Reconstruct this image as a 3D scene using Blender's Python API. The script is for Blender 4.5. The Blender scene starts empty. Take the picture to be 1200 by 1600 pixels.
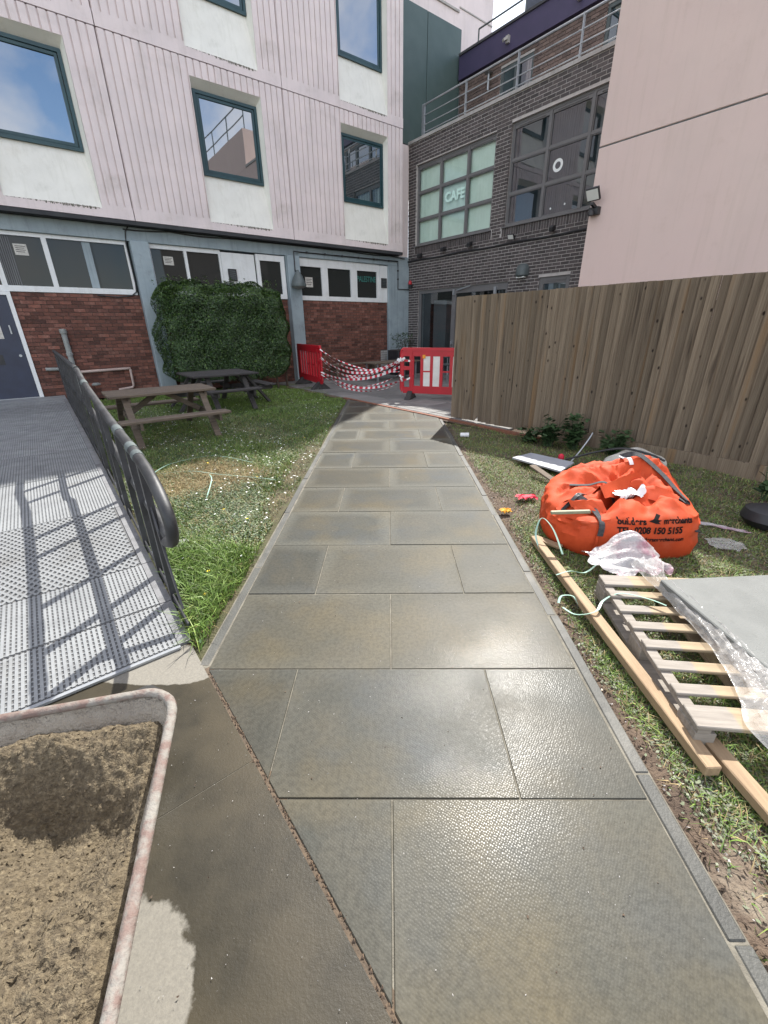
import bpy, bmesh, math, random
import numpy as np
from mathutils import Vector, Matrix
from mathutils.bvhtree import BVHTree
random.seed(7)
rng = np.random.default_rng(11)
S = bpy.context.scene
COL = S.collection

# ------------------------------------------------------------------ camera
CAM_H = 1.48
pitch, roll, yaw = 0.41396674, 0.01360789, 0.01540533
fwd = Vector((0, math.cos(pitch), -math.sin(pitch)))
right = Vector((1, 0, 0))
down = fwd.cross(right)
r2 = right * math.cos(roll) + down * math.sin(roll)
d2 = down * math.cos(roll) - right * math.sin(roll)
RZ = Matrix.Rotation(yaw, 3, 'Z')
r2, d2, f2 = RZ @ r2, RZ @ d2, RZ @ fwd
cam = bpy.data.cameras.new('camera')
cam.sensor_fit = 'HORIZONTAL'
cam.sensor_width = 36.0
cam.lens = 656.38 / 1200 * 36
cam.clip_start = 0.02
cam.clip_end = 900
camo = bpy.data.objects.new('camera', cam)
m = Matrix.Identity(4)
for i in range(3):
    m[i][0], m[i][1], m[i][2] = r2[i], -d2[i], -f2[i]
m[2][3] = CAM_H
camo.matrix_world = m
COL.objects.link(camo)
S.camera = camo

# ------------------------------------------------------------------ sky, sun, exposure
SUN_AZ, SUN_EL = math.radians(18.0), math.radians(49.0)
world = bpy.data.worlds.new('World')
S.world = world
world.use_nodes = True
wn = world.node_tree
wn.nodes.clear()
wo = wn.nodes.new('ShaderNodeOutputWorld')
bg = wn.nodes.new('ShaderNodeBackground')
sky = wn.nodes.new('ShaderNodeTexSky')
sky.sky_type = 'NISHITA'
sky.sun_disc = False
sky.sun_elevation = SUN_EL
sky.sun_rotation = SUN_AZ
sky.air_density = 1.0
sky.dust_density = 0.05
sky.ozone_density = 2.5
tc = wn.nodes.new('ShaderNodeTexCoord')
cn = wn.nodes.new('ShaderNodeTexNoise')
cn.inputs['Scale'].default_value = 2.6
cn.inputs['Detail'].default_value = 9
cn.inputs['Roughness'].default_value = 0.58
cn.inputs['Distortion'].default_value = 0.25
cr = wn.nodes.new('ShaderNodeValToRGB')
cr.color_ramp.elements[0].position = 0.38
cr.color_ramp.elements[0].color = (0, 0, 0, 1)
cr.color_ramp.elements[1].position = 0.60
cr.color_ramp.elements[1].color = (0.85, 0.85, 0.85, 1)
mx = wn.nodes.new('ShaderNodeMix')
mx.data_type = 'RGBA'
mx.inputs[7].default_value = (6.6, 6.2, 5.75, 1)
cmap = wn.nodes.new('ShaderNodeMapping')
cmap.inputs['Location'].default_value = (4.4, 9.9, 1.1)
wn.links.new(tc.outputs['Generated'], cmap.inputs['Vector'])
wn.links.new(cmap.outputs['Vector'], cn.inputs['Vector'])
wn.links.new(cn.outputs['Fac'], cr.inputs['Fac'])
wn.links.new(cr.outputs['Color'], mx.inputs[0])
wn.links.new(sky.outputs['Color'], mx.inputs[6])
wn.links.new(mx.outputs[2], bg.inputs['Color'])
bg.inputs['Strength'].default_value = 0.15
wn.links.new(bg.outputs['Background'], wo.inputs['Surface'])

sun = bpy.data.lights.new('sun', 'SUN')
sun.energy = 3.9
sun.angle = math.radians(0.5)
sun.color = (1.0, 0.965, 0.90)
suno = bpy.data.objects.new('sun', sun)
sd = Vector((math.sin(SUN_AZ) * math.cos(SUN_EL), math.cos(SUN_AZ) * math.cos(SUN_EL), math.sin(SUN_EL)))
suno.rotation_euler = sd.to_track_quat('Z', 'Y').to_euler()
suno.location = sd * 60
COL.objects.link(suno)

S.view_settings.view_transform = 'Standard'
S.view_settings.look = 'None'
S.view_settings.exposure = 1.3
S.view_settings.gamma = 1
S.view_settings.use_curve_mapping = False
S.cycles.max_bounces = 8
S.cycles.diffuse_bounces = 4
S.cycles.transparent_max_bounces = 12

# ------------------------------------------------------------------ helpers
TH = math.radians(90 - 51.30276)          # building frame: local x = U, local y = W
UV_ = Vector((math.cos(TH), math.sin(TH), 0))
WV_ = Vector((-math.sin(TH), math.cos(TH), 0))


def B2P(u, w, z=0.0):
    return UV_ * u + WV_ * w + Vector((0, 0, z))


def P2B(x, y):
    v = Vector((x, y, 0))
    return v.dot(UV_), v.dot(WV_)


ORI = {}


def thing(name, label, cat, o=(0, 0, 0), frame='P', group=None, kind=None, rz=0.0):
    e = bpy.data.objects.new(name, None)
    e.empty_display_size = 0.2
    COL.objects.link(e)
    if frame == 'B':
        e.location = B2P(*o)
        e.rotation_euler = (0, 0, TH + rz)
    else:
        e.location = o
        e.rotation_euler = (0, 0, rz)
    ORI[e.name] = Vector(o) if rz == 0 else Vector((0, 0, 0))
    if kind:
        e['kind'] = kind
    else:
        e['label'] = label
        e['category'] = cat
        if group:
            e['group'] = group
    return e


def tag(o, label, cat, group=None):
    o['label'] = label
    o['category'] = cat
    if group:
        o['group'] = group
    return o


class MB:
    def __init__(s):
        s.v, s.f, s.m = [], [], []

    def add(s, vs, fs, mi=0):
        n = len(s.v)
        s.v += [tuple(p) for p in vs]
        s.f += [tuple(n + i for i in f) for f in fs]
        s.m += [mi] * len(fs)
        return s

    def box(s, x0, x1, y0, y1, z0, z1, mi=0):
        if x0 > x1: x0, x1 = x1, x0
        if y0 > y1: y0, y1 = y1, y0
        if z0 > z1: z0, z1 = z1, z0
        return s.add([(x0, y0, z0), (x1, y0, z0), (x1, y1, z0), (x0, y1, z0), (x0, y0, z1), (x1, y0, z1), (x1, y1, z1), (x0, y1, z1)],
                     [(0, 3, 2, 1), (4, 5, 6, 7), (0, 1, 5, 4), (1, 2, 6, 5), (2, 3, 7, 6), (3, 0, 4, 7)], mi)

    def obox(s, p, q, wid, hei, up=(0, 0, 1), mi=0):
        """bar of section wid x hei from p to q (hei along up)"""
        p, q, up = Vector(p), Vector(q), Vector(up)
        d = (q - p).normalized()
        a = d.cross(up)
        if a.length < 1e-5:
            a = d.cross(Vector((1, 0, 0)))
        a.normalize()
        b = a.cross(d).normalized()
        a *= wid / 2
        b *= hei / 2
        vs = [p - a - b, p + a - b, p + a + b, p - a + b, q - a - b, q + a - b, q + a + b, q - a + b]
        return s.add(vs, [(0, 1, 2, 3), (7, 6, 5, 4), (0, 4, 5, 1), (1, 5, 6, 2), (2, 6, 7, 3), (3, 7, 4, 0)], mi)

    def prism(s, poly, z0, z1, mi=0):
        n = len(poly)
        vs = [(x, y, z0) for x, y in poly] + [(x, y, z1) for x, y in poly]
        fs = [tuple(range(n - 1, -1, -1)), tuple(range(n, 2 * n))] + [(i, (i + 1) % n, n + (i + 1) % n, n + i) for i in range(n)]
        return s.add(vs, fs, mi)

    def tube(s, pts, r, k=8, mi=0, cap=True):
        pts = [Vector(p) for p in pts]
        n = len(pts)
        rr = r if isinstance(r, (list, tuple)) else [r] * n
        t0 = (pts[1] - pts[0]).normalized()
        a = t0.orthogonal().normalized()
        vs = []
        for i, p in enumerate(pts):
            t = (pts[min(i + 1, n - 1)] - pts[max(i - 1, 0)])
            t = t.normalized() if t.length > 1e-9 else t0
            a = (a - t * a.dot(t)).normalized()
            b = t.cross(a)
            vs += [p + (a * math.cos(2 * math.pi * j / k) + b * math.sin(2 * math.pi * j / k)) * rr[i] for j in range(k)]
        fs = [(i * k + j, i * k + (j + 1) % k, (i + 1) * k + (j + 1) % k, (i + 1) * k + j) for i in range(n - 1) for j in range(k)]
        if cap:
            fs += [tuple(range(k - 1, -1, -1)), tuple(range((n - 1) * k, n * k))]
        return s.add(vs, fs, mi)

    def lathe(s, prof, c, k=16, mi=0):
        vs = [(c[0] + r * math.cos(2 * math.pi * j / k), c[1] + r * math.sin(2 * math.pi * j / k), c[2] + z) for r, z in prof for j in range(k)]
        fs = [(i * k + j, i * k + (j + 1) % k, (i + 1) * k + (j + 1) % k, (i + 1) * k + j) for i in range(len(prof) - 1) for j in range(k)]
        fs += [tuple(range(k - 1, -1, -1)), tuple(range((len(prof) - 1) * k, len(prof) * k))]
        return s.add(vs, fs, mi)

    def grid(s, fn, nu, nv, mi=0):
        vs = [fn(i / nu, j / nv) for j in range(nv + 1) for i in range(nu + 1)]
        fs = [(j * (nu + 1) + i, j * (nu + 1) + i + 1, (j + 1) * (nu + 1) + i + 1, (j + 1) * (nu + 1) + i) for j in range(nv) for i in range(nu)]
        return s.add(vs, fs, mi)

    def mesh(s, name, mats, org=None, smooth=False, bevel=0.0, seg=1):
        me = bpy.data.meshes.new(name)
        o = org or Vector((0, 0, 0))
        me.from_pydata([(p[0] - o[0], p[1] - o[1], p[2] - o[2]) for p in s.v], [], s.f)
        mats = mats if isinstance(mats, (list, tuple)) else [mats]
        for q in mats:
            me.materials.append(q)
        if len(mats) > 1:
            me.polygons.foreach_set('material_index', s.m)
        if bevel:
            bm = bmesh.new()
            bm.from_mesh(me)
            bmesh.ops.remove_doubles(bm, verts=bm.verts, dist=1e-5)
            es = [e for e in bm.edges if len(e.link_faces) == 2 and e.calc_face_angle(0) > 0.6]
            bmesh.ops.bevel(bm, geom=es, offset=bevel, segments=seg, affect='EDGES', clamp_overlap=True)
            bm.to_mesh(me)
            bm.free()
        if smooth:
            me.polygons.foreach_set('use_smooth', [True] * len(me.polygons))
            me.update()
            if smooth is not True:
                me.set_sharp_from_angle(angle=math.radians(smooth))
        me.update()
        return me

    def build(s, name, mats, parent=None, smooth=False, bevel=0.0, seg=1, label=None, kind=None, org=None):
        """one mesh object; vertices are in the frame of the thing it belongs to"""
        if parent is not None:
            root = parent
            while root.parent:
                root = root.parent
            org = ORI.get(root.name, Vector((0, 0, 0)))
        me = s.mesh(name, mats, org, smooth, bevel, seg)
        o = bpy.data.objects.new(name, me)
        COL.objects.link(o)
        if parent is not None:
            o.parent = parent
        if label:
            o['label'] = label
        if kind:
            o['kind'] = kind
        return o


def inst(name, me, parent, loc, label=None, rot=None):
    o = bpy.data.objects.new(name, me)
    COL.objects.link(o)
    o.parent = parent
    root = parent
    while root.parent:
        root = root.parent
    org = ORI.get(root.name, Vector((0, 0, 0)))
    o.location = Vector(loc) - org
    if rot:
        o.rotation_euler = rot
    if label:
        o['label'] = label
    return o


def copy_tree(o, parent=None):
    c = o.copy()
    COL.objects.link(c)
    c.parent = parent
    for ch in list(o.children):
        copy_tree(ch, c)
    return c


def minus(x0, x1, z0, z1, holes):
    """rectangles covering [x0,x1]x[z0,z1] minus holes"""
    xs = sorted({x0, x1} | {min(max(h[i], x0), x1) for h in holes for i in (0, 1)})
    out = []
    for a, b in zip(xs, xs[1:]):
        if b - a < 1e-6: continue
        mid = (a + b) / 2
        cuts = sorted((max(h[2], z0), min(h[3], z1)) for h in holes if h[0] < mid < h[1])
        z = z0
        for c0, c1 in cuts:
            if c0 > z + 1e-6: out.append((a, b, z, c0))
            z = max(z, c1)
        if z < z1 - 1e-6: out.append((a, b, z, z1))
    return out


# ------------------------------------------------------------------ materials
def nt(name):
    mt = bpy.data.materials.new(name)
    mt.use_nodes = True
    t = mt.node_tree
    t.nodes.clear()
    out = t.nodes.new('ShaderNodeOutputMaterial')
    return mt, t, out


def N(t, typ, **kw):
    n = t.nodes.new(typ)
    for k, v in kw.items():
        if k.startswith('_'):
            setattr(n, k[1:], v)
        else:
            n.inputs[k.replace('__', ' ')].default_value = v
    return n


def mixc(t, fac, a, b, blend='MIX'):
    n = t.nodes.new('ShaderNodeMix')
    n.data_type = 'RGBA'
    n.blend_type = blend
    for i, x in ((0, fac), (6, a), (7, b)):
        if hasattr(x, 'links') or hasattr(x, 'is_linked'):
            t.links.new(x, n.inputs[i])
        else:
            n.inputs[i].default_value = x if i == 0 else (tuple(x) + (1,) if len(x) == 3 else x)
    return n.outputs[2]


def ramp(t, sock, p0, p1, c0=(0, 0, 0), c1=(1, 1, 1)):
    r = t.nodes.new('ShaderNodeValToRGB')
    e = r.color_ramp.elements
    e[0].position, e[1].position = p0, p1
    e[0].color, e[1].color = tuple(c0) + (1,), tuple(c1) + (1,)
    t.links.new(sock, r.inputs['Fac'])
    return r.outputs['Color']


def mat(name, col, col2=None, scale=3.0, rough=0.7, bump=0.0, bscale=60.0, detail=5, metal=0.0, rnd=0.0, col3=None, s3=0.8, p3=(0.55, 0.7),
        stretch=None, spec=0.5, lo=0.35, hi=0.65, alpha_t=0.0, rough2=None, island=False, bdist=0.01, coat=0.0, streak=0.0):
    mt, t, out = nt(name)
    p = N(t, 'ShaderNodeBsdfPrincipled', Roughness=rough, Metallic=metal)
    p.inputs['Specular IOR Level'].default_value = spec
    if coat:
        p.inputs['Coat Weight'].default_value = coat
    tcn = t.nodes.new('ShaderNodeTexCoord')
    vec = tcn.outputs['Object']
    if stretch:
        mp = t.nodes.new('ShaderNodeMapping')
        mp.inputs['Scale'].default_value = stretch
        t.links.new(vec, mp.inputs['Vector'])
        vec = mp.outputs['Vector']
    c = None
    if rnd or island:
        oi = t.nodes.new('ShaderNodeObjectInfo') if not island else t.nodes.new('ShaderNodeNewGeometry')
        rsock = oi.outputs['Random'] if not island else oi.outputs['Random Per Island']
        add = t.nodes.new('ShaderNodeVectorMath')
        add.operation = 'ADD'
        sc = t.nodes.new('ShaderNodeMath')
        sc.operation = 'MULTIPLY'
        sc.inputs[1].default_value = 37.0
        t.links.new(rsock, sc.inputs[0])
        t.links.new(vec, add.inputs[0])
        t.links.new(sc.outputs[0], add.inputs[1])
        vec2 = add.outputs[0]
    else:
        vec2 = vec
    n1 = N(t, 'ShaderNodeTexNoise', Scale=scale, Detail=detail, Roughness=0.6)
    t.links.new(vec2, n1.inputs['Vector'])
    if col2 is not None:
        f = ramp(t, n1.outputs['Fac'], lo, hi)
        c = mixc(t, f, col, col2)
    else:
        rgb = t.nodes.new('ShaderNodeRGB')
        rgb.outputs[0].default_value = tuple(col) + (1,)
        c = rgb.outputs[0]
    if col3 is not None:
        n3 = N(t, 'ShaderNodeTexNoise', Scale=s3, Detail=8, Roughness=0.65)
        t.links.new(vec2, n3.inputs['Vector'])
        c = mixc(t, ramp(t, n3.outputs['Fac'], *p3), c, col3)
    if rnd or island:
        hv = t.nodes.new('ShaderNodeHueSaturation')
        mr = t.nodes.new('ShaderNodeMapRange')
        amt = rnd or 0.3
        mr.inputs[3].default_value = 1 - amt
        mr.inputs[4].default_value = 1 + amt
        t.links.new(rsock, mr.inputs[0])
        t.links.new(mr.outputs[0], hv.inputs['Value'])
        t.links.new(c, hv.inputs['Color'])
        c = hv.outputs[0]
    if streak:
        ms_ = t.nodes.new('ShaderNodeMapping')
        ms_.inputs['Scale'].default_value = (7, 7, 0.35)
        t.links.new(tcn.outputs['Object'], ms_.inputs['Vector'])
        ns = N(t, 'ShaderNodeTexNoise', Scale=1.6, Detail=6, Roughness=0.65)
        t.links.new(ms_.outputs[0], ns.inputs['Vector'])
        k_ = 1 - streak
        c = mixc(t, ramp(t, ns.outputs['Fac'], 0.52, 0.80), c, (k_, k_, k_ * .97), 'MULTIPLY')
        nq = N(t, 'ShaderNodeTexNoise', Scale=2.3, Detail=9, Roughness=0.75)
        t.links.new(tcn.outputs['Object'], nq.inputs['Vector'])
        c = mixc(t, ramp(t, nq.outputs['Fac'], 0.55, 0.78), c, (k_, k_ * .98, k_ * .95), 'MULTIPLY')
    t.links.new(c, p.inputs['Base Color'])
    if rough2 is not None:
        mr2 = t.nodes.new('ShaderNodeMapRange')
        mr2.inputs[1].default_value, mr2.inputs[2].default_value = 0.35, 0.65
        mr2.inputs[3].default_value, mr2.inputs[4].default_value = rough, rough2
        t.links.new(n1.outputs['Fac'], mr2.inputs[0])
        t.links.new(mr2.outputs[0], p.inputs['Roughness'])
    if bump:
        nb = N(t, 'ShaderNodeTexNoise', Scale=bscale, Detail=4, Roughness=0.6)
        t.links.new(vec, nb.inputs['Vector'])
        bp = N(t, 'ShaderNodeBump', Strength=bump, Distance=bdist)
        t.links.new(nb.outputs['Fac'], bp.inputs['Height'])
        t.links.new(bp.outputs[0], p.inputs['Normal'])
    last = p.outputs[0]
    if alpha_t:
        tr = t.nodes.new('ShaderNodeBsdfTransparent')
        ms = t.nodes.new('ShaderNodeMixShader')
        ms.inputs[0].default_value = alpha_t
        t.links.new(last, ms.inputs[1])
        t.links.new(tr.outputs[0], ms.inputs[2])
        last = ms.outputs[0]
    t.links.new(last, out.inputs['Surface'])
    return mt


def glass(name, tint, base_reflect, see):
    """window pane: part mirror, part see-through (see) or dark body"""
    mt, t, out = nt(name)
    g = N(t, 'ShaderNodeBsdfGlossy', Color=(0.95, 0.97, 1, 1), Roughness=0.015)
    nb = N(t, 'ShaderNodeTexNoise', Scale=1.3, Detail=1)
    tcn = t.nodes.new('ShaderNodeTexCoord')
    t.links.new(tcn.outputs['Object'], nb.inputs['Vector'])
    bp = N(t, 'ShaderNodeBump', Strength=0.06, Distance=0.02)
    t.links.new(nb.outputs['Fac'], bp.inputs['Height'])
    t.links.new(bp.outputs[0], g.inputs['Normal'])
    if see:
        b = N(t, 'ShaderNodeBsdfTransparent', Color=tuple(tint) + (1,))
    else:
        b = N(t, 'ShaderNodeBsdfDiffuse', Color=tuple(tint) + (1,))
    fr = N(t, 'ShaderNodeLayerWeight', Blend=0.15)
    mr = t.nodes.new('ShaderNodeMapRange')
    mr.inputs[3].default_value = base_reflect
    mr.inputs[4].default_value = 0.85
    t.links.new(fr.outputs['Fresnel'], mr.inputs[0])
    ms = t.nodes.new('ShaderNodeMixShader')
    t.links.new(mr.outputs[0], ms.inputs[0])
    t.links.new(b.outputs[0], ms.inputs[1])
    t.links.new(g.outputs[0], ms.inputs[2])
    t.links.new(ms.outputs[0], out.inputs['Surface'])
    return mt


M = {}
M['panel'] = mat('pink_precast', (0.745, 0.65, 0.64), (0.665, 0.585, 0.58), 1.6, 0.85, 0.25, 90, col3=(0.52, 0.46, 0.44), s3=0.9, p3=(0.56, 0.8), streak=0.16)
M['cream'] = mat('cream_render', (0.76, 0.745, 0.685), (0.70, 0.685, 0.63), 2.0, 0.8, 0.15, 60, col3=(0.5, 0.49, 0.43), s3=1.4, p3=(0.6, 0.85), streak=0.13)
M['joint'] = mat('dark_joint', (0.03, 0.028, 0.03), rough=0.9)
M['teal'] = mat('teal_frame', (0.012, 0.045, 0.055), (0.018, 0.06, 0.07), 4, 0.4)
M['glass'] = glass('dark_window_glass', (0.02, 0.03, 0.035), 0.30, False)
M['glass_low'] = glass('dim_window_glass', (0.028, 0.030, 0.028), 0.02, False)
M['glass_see'] = glass('clear_window_glass', (0.86, 0.95, 0.91), 0.07, True)
M['glass_see2'] = glass('grey_window_glass', (0.5, 0.55, 0.57), 0.14, True)
M['blue'] = mat('blue_grey_paint', (0.31, 0.37, 0.40), (0.26, 0.315, 0.345), 2.5, 0.6, 0.12, 40, col3=(0.2, 0.25, 0.27), s3=1.7, p3=(0.6, 0.85), streak=0.35)
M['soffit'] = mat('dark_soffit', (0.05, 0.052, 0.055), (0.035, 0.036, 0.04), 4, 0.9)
M['white'] = mat('white_frame_paint', (0.74, 0.75, 0.75), (0.68, 0.69, 0.69), 4, 0.5, streak=0.18)
M['navy'] = mat('navy_door_paint', (0.03, 0.038, 0.07), (0.025, 0.03, 0.055), 4, 0.45)
M['brick'] = mat('red_brick', (0.165, 0.064, 0.044), (0.105, 0.046, 0.036), 9, 0.85, 0.4, 70, rnd=0.45, col3=(0.21, 0.105, 0.08), s3=6, p3=(0.52, 0.7))
M['bricks'] = mat('red_brick_mass', (0.165, 0.064, 0.044), (0.105, 0.046, 0.036), 9, 0.85, 0.4, 70, rnd=0.45, island=True, col3=(0.21, 0.105, 0.08), s3=6, p3=(0.52, 0.7))
M['mortar'] = mat('dark_mortar', (0.10, 0.08, 0.07), (0.075, 0.06, 0.054), 8, 0.95)
M['dbrick'] = mat('dark_brick', (0.080, 0.064, 0.061), (0.056, 0.047, 0.047), 9, 0.6, 0.3, 70, rnd=0.35)
M['dbricks'] = mat('dark_brick_mass', (0.080, 0.064, 0.061), (0.056, 0.047, 0.047), 9, 0.6, 0.3, 70, rnd=0.35, island=True)
M['lmortar'] = mat('pale_mortar', (0.50, 0.465, 0.44), (0.41, 0.385, 0.365), 8, 0.95)
M['bbricks'] = mat('brown_brick_mass', (0.17, 0.12, 0.10), (0.12, 0.085, 0.075), 9, 0.8, 0.3, 70, rnd=0.3, island=True)
M['greyframe'] = mat('grey_frame', (0.16, 0.155, 0.155), (0.14, 0.135, 0.135), 4, 0.45)
M['coping'] = mat('pale_coping', (0.42, 0.40, 0.38), (0.34, 0.325, 0.31), 4, 0.8, streak=0.25)
M['steel'] = mat('galvanised_steel', (0.42, 0.44, 0.46), (0.34, 0.36, 0.38), 8, 0.42, metal=0.55)
M['green'] = mat('dark_green_cladding', (0.065, 0.10, 0.095), (0.055, 0.088, 0.083), 3, 0.5)
M['purple'] = mat('purple_fascia', (0.060, 0.048, 0.105), (0.05, 0.042, 0.09), 3, 0.55)
M['pink'] = mat('pink_render', (0.655, 0.515, 0.465), (0.61, 0.48, 0.435), 0.9, 0.9, 0.3, 120, col3=(0.65, 0.495, 0.455), s3=0.35, p3=(0.4, 0.7), streak=0.1)
M['roof'] = mat('dark_roofing', (0.08, 0.08, 0.085), (0.06, 0.06, 0.065), 3, 0.9)
M['black'] = mat('black_plastic', (0.018, 0.018, 0.02), (0.03, 0.03, 0.032), 6, 0.5)
M['lampg'] = mat('grey_lamp_metal', (0.10, 0.12, 0.12), (0.07, 0.085, 0.085), 6, 0.5)
M['lens'] = mat('pale_lamp_lens', (0.75, 0.76, 0.72), rough=0.2)
M['interior'] = mat('dim_room', (0.06, 0.06, 0.06), (0.04, 0.04, 0.042), 1.2, 0.9)
M['blind'] = mat('pale_blind_fabric', (0.80, 0.84, 0.78), (0.72, 0.76, 0.70), 3, 0.85)
M['blindd'] = mat('grey_blind_fabric', (0.10, 0.10, 0.10), (0.08, 0.08, 0.08), 3, 0.85)
M['paper'] = mat('paper_notice', (0.62, 0.60, 0.55), (0.45, 0.43, 0.40), 18, 0.8)
M['pipe'] = mat('grey_pvc_pipe', (0.28, 0.29, 0.28), (0.2, 0.21, 0.2), 7, 0.5)
M['pipep'] = mat('pink_stained_pipe', (0.46, 0.36, 0.32), (0.38, 0.29, 0.26), 7, 0.5)
M['red'] = mat('red_barrier_plastic', (0.48, 0.010, 0.022), (0.40, 0.010, 0.02), 3, 0.38, 0.05, 30, col3=(0.38, 0.03, 0.03), s3=5, p3=(0.6, 0.8))
M['tapew'] = mat('white_tape', (0.72, 0.70, 0.70), rough=0.35)
M['taper'] = mat('red_tape', (0.50, 0.02, 0.04), rough=0.35)
M['whitep'] = mat('white_plastic_panel', (0.72, 0.70, 0.66), (0.6, 0.57, 0.52), 4, 0.5)
M['amber'] = mat('amber_plastic', (0.75, 0.30, 0.02), rough=0.4)
M['rubber'] = mat('black_rubber', (0.025, 0.024, 0.024), (0.05, 0.047, 0.045), 12, 0.8, 0.3, 60)
M['railblk'] = mat('worn_black_rail', (0.014, 0.0145, 0.016), (0.034, 0.035, 0.038), 7, 0.42, 0.1, 50, col3=(0.10, 0.10, 0.105), s3=3, p3=(0.6, 0.85), rough2=0.6)
M['railpost'] = mat('black_painted_steel', (0.022, 0.022, 0.025), (0.045, 0.045, 0.05), 9, 0.45)
M['deck'] = mat('aluminium_deck', (0.275, 0.284, 0.288), (0.21, 0.217, 0.222), 6, 0.55, metal=0.2, rough2=0.7, rnd=0.10, col3=(0.16, 0.155, 0.145), s3=1.8, p3=(0.56, 0.78))
M['deckb'] = mat('dull_deck_base', (0.13, 0.13, 0.13), (0.095, 0.095, 0.095), 5, 0.7)
M['strip'] = mat('dark_deck_strip', (0.20, 0.20, 0.205), (0.15, 0.15, 0.155), 16, 0.8, 0.4, 120, col3=(0.08, 0.08, 0.08), s3=4, p3=(0.55, 0.75))
M['tablew'] = mat('weathered_table_wood', (0.15, 0.115, 0.085), (0.09, 0.07, 0.052), 4, 0.85, 0.5, 25, stretch=(1.0, 8, 8), rnd=0.18)
M['tabled'] = mat('dark_table_wood', (0.055, 0.05, 0.047), (0.035, 0.032, 0.031), 4, 0.8, 0.5, 25, stretch=(1.0, 8, 8), rnd=0.18)
M['soil'] = mat('bare_soil', (0.125, 0.088, 0.06), (0.07, 0.048, 0.034), 7, 0.95, 0.9, 45, col3=(0.24, 0.20, 0.15), s3=2.2, p3=(0.55, 0.75), bdist=0.02)
M['soilg'] = mat('lawn_earth', (0.055, 0.062, 0.022), (0.09, 0.075, 0.04), 3, 0.95, 0.9, 60, bdist=0.02)
M['wood'] = mat('pale_sawn_wood', (0.33, 0.235, 0.14), (0.25, 0.17, 0.10), 4, 0.75, 0.3, 30, stretch=(16, 0.9, 16), rnd=0.1, col3=(0.22, 0.155, 0.10), s3=3, p3=(0.58, 0.8))
M['orange'] = mat('orange_woven_bag', (0.54, 0.070, 0.019), (0.45, 0.055, 0.015), 6, 0.72, 0.5, 240, spec=0.25, col3=(0.56, 0.15, 0.08), s3=3, p3=(0.55, 0.85), bdist=0.003)
M['ink'] = mat('black_print', (0.016, 0.014, 0.014), rough=0.9, spec=0.05)
M['strap'] = mat('grey_webbing', (0.025, 0.025, 0.028), (0.06, 0.06, 0.064), 60, 0.85)
M['sandbag'] = mat('dirty_white_sack', (0.55, 0.535, 0.49), (0.36, 0.335, 0.285), 9, 0.8, 0.6, 40, bdist=0.02)
M['sheetg'] = mat('grey_slate_sheet', (0.36, 0.37, 0.40), (0.28, 0.29, 0.32), 5, 0.5, col3=(0.14, 0.14, 0.16), s3=4, p3=(0.62, 0.72))
M['concrete'] = mat('pale_concrete_slab', (0.175, 0.18, 0.172), (0.145, 0.15, 0.143), 5, 0.85, 0.35, 150, col3=(0.125, 0.13, 0.122), s3=14, p3=(0.6, 0.8))
M['concd'] = mat('dark_concrete_edge', (0.17, 0.18, 0.18), (0.13, 0.14, 0.14), 8, 0.85)
M['leaf'] = mat('hedge_leaf', (0.036, 0.076, 0.017), (0.018, 0.044, 0.011), 2.5, 0.5, rnd=0.55, island=True)
M['leafy'] = mat('young_hedge_leaf', (0.085, 0.15, 0.028), (0.055, 0.105, 0.02), 2.5, 0.5, rnd=0.45, island=True)
M['weed'] = mat('weed_leaf', (0.035, 0.075, 0.022), (0.024, 0.05, 0.016), 4, 0.6, rnd=0.4, island=True)
M['stem'] = mat('brown_stem', (0.07, 0.05, 0.035), rough=0.9)
M['grass'] = mat('grass_blade', (0.135, 0.225, 0.038), (0.080, 0.15, 0.022), 0.9, 0.55, rnd=0.5, island=True, col3=(0.25, 0.26, 0.08), s3=0.7, p3=(0.5, 0.72))
M['straw'] = mat('dead_grass', (0.34, 0.26, 0.125), (0.24, 0.18, 0.085), 3, 0.75, rnd=0.4, island=True)
M['clover'] = mat('dusty_leaf', (0.19, 0.22, 0.12), (0.11, 0.145, 0.06), 2, 0.7, rnd=0.5, island=True, col3=(0.34, 0.34, 0.25), s3=1.6, p3=(0.5, 0.7))
M['dusty'] = mat('dust_covered_leaf', (0.15, 0.165, 0.105), (0.085, 0.105, 0.055), 2, 0.8, rnd=0.5, island=True, col3=(0.26, 0.26, 0.20), s3=1.8, p3=(0.46, 0.66))
M['petal'] = mat('white_petal', (0.8, 0.8, 0.76), rough=0.7)
M['yellow'] = mat('yellow_petal', (0.75, 0.55, 0.03), rough=0.7)
M['poly'] = mat('clear_polythene', (0.72, 0.70, 0.68), (0.6, 0.58, 0.56), 6, 0.12, 0.6, 22, alpha_t=0.66, bdist=0.02)
M['polyp'] = mat('pink_white_polythene', (0.56, 0.535, 0.54), (0.42, 0.25, 0.31), 3.0, 0.2, 0.9, 24, alpha_t=0.32, bdist=0.02, lo=0.5, hi=0.58)
M['polyw'] = mat('white_polythene', (0.76, 0.76, 0.75), (0.66, 0.66, 0.65), 6, 0.3, 0.4, 20, bdist=0.02)
M['strapg'] = mat('pale_green_strapping', (0.34, 0.50, 0.42), (0.28, 0.43, 0.36), 8, 0.35)
M['redcloth'] = mat('red_cloth', (0.6, 0.02, 0.05), (0.5, 0.02, 0.05), 8, 0.7)
M['orangec'] = mat('orange_cloth', (0.75, 0.30, 0.02), (0.7, 0.42, 0.05), 12, 0.7)
M['rust'] = mat('rust_red_edging', (0.24, 0.09, 0.05), (0.16, 0.075, 0.05), 7, 0.9)
M['paving'] = mat('grey_paving', (0.20, 0.195, 0.185), (0.15, 0.145, 0.14), 3, 0.75, 0.3, 80, rnd=0.15)
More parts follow.
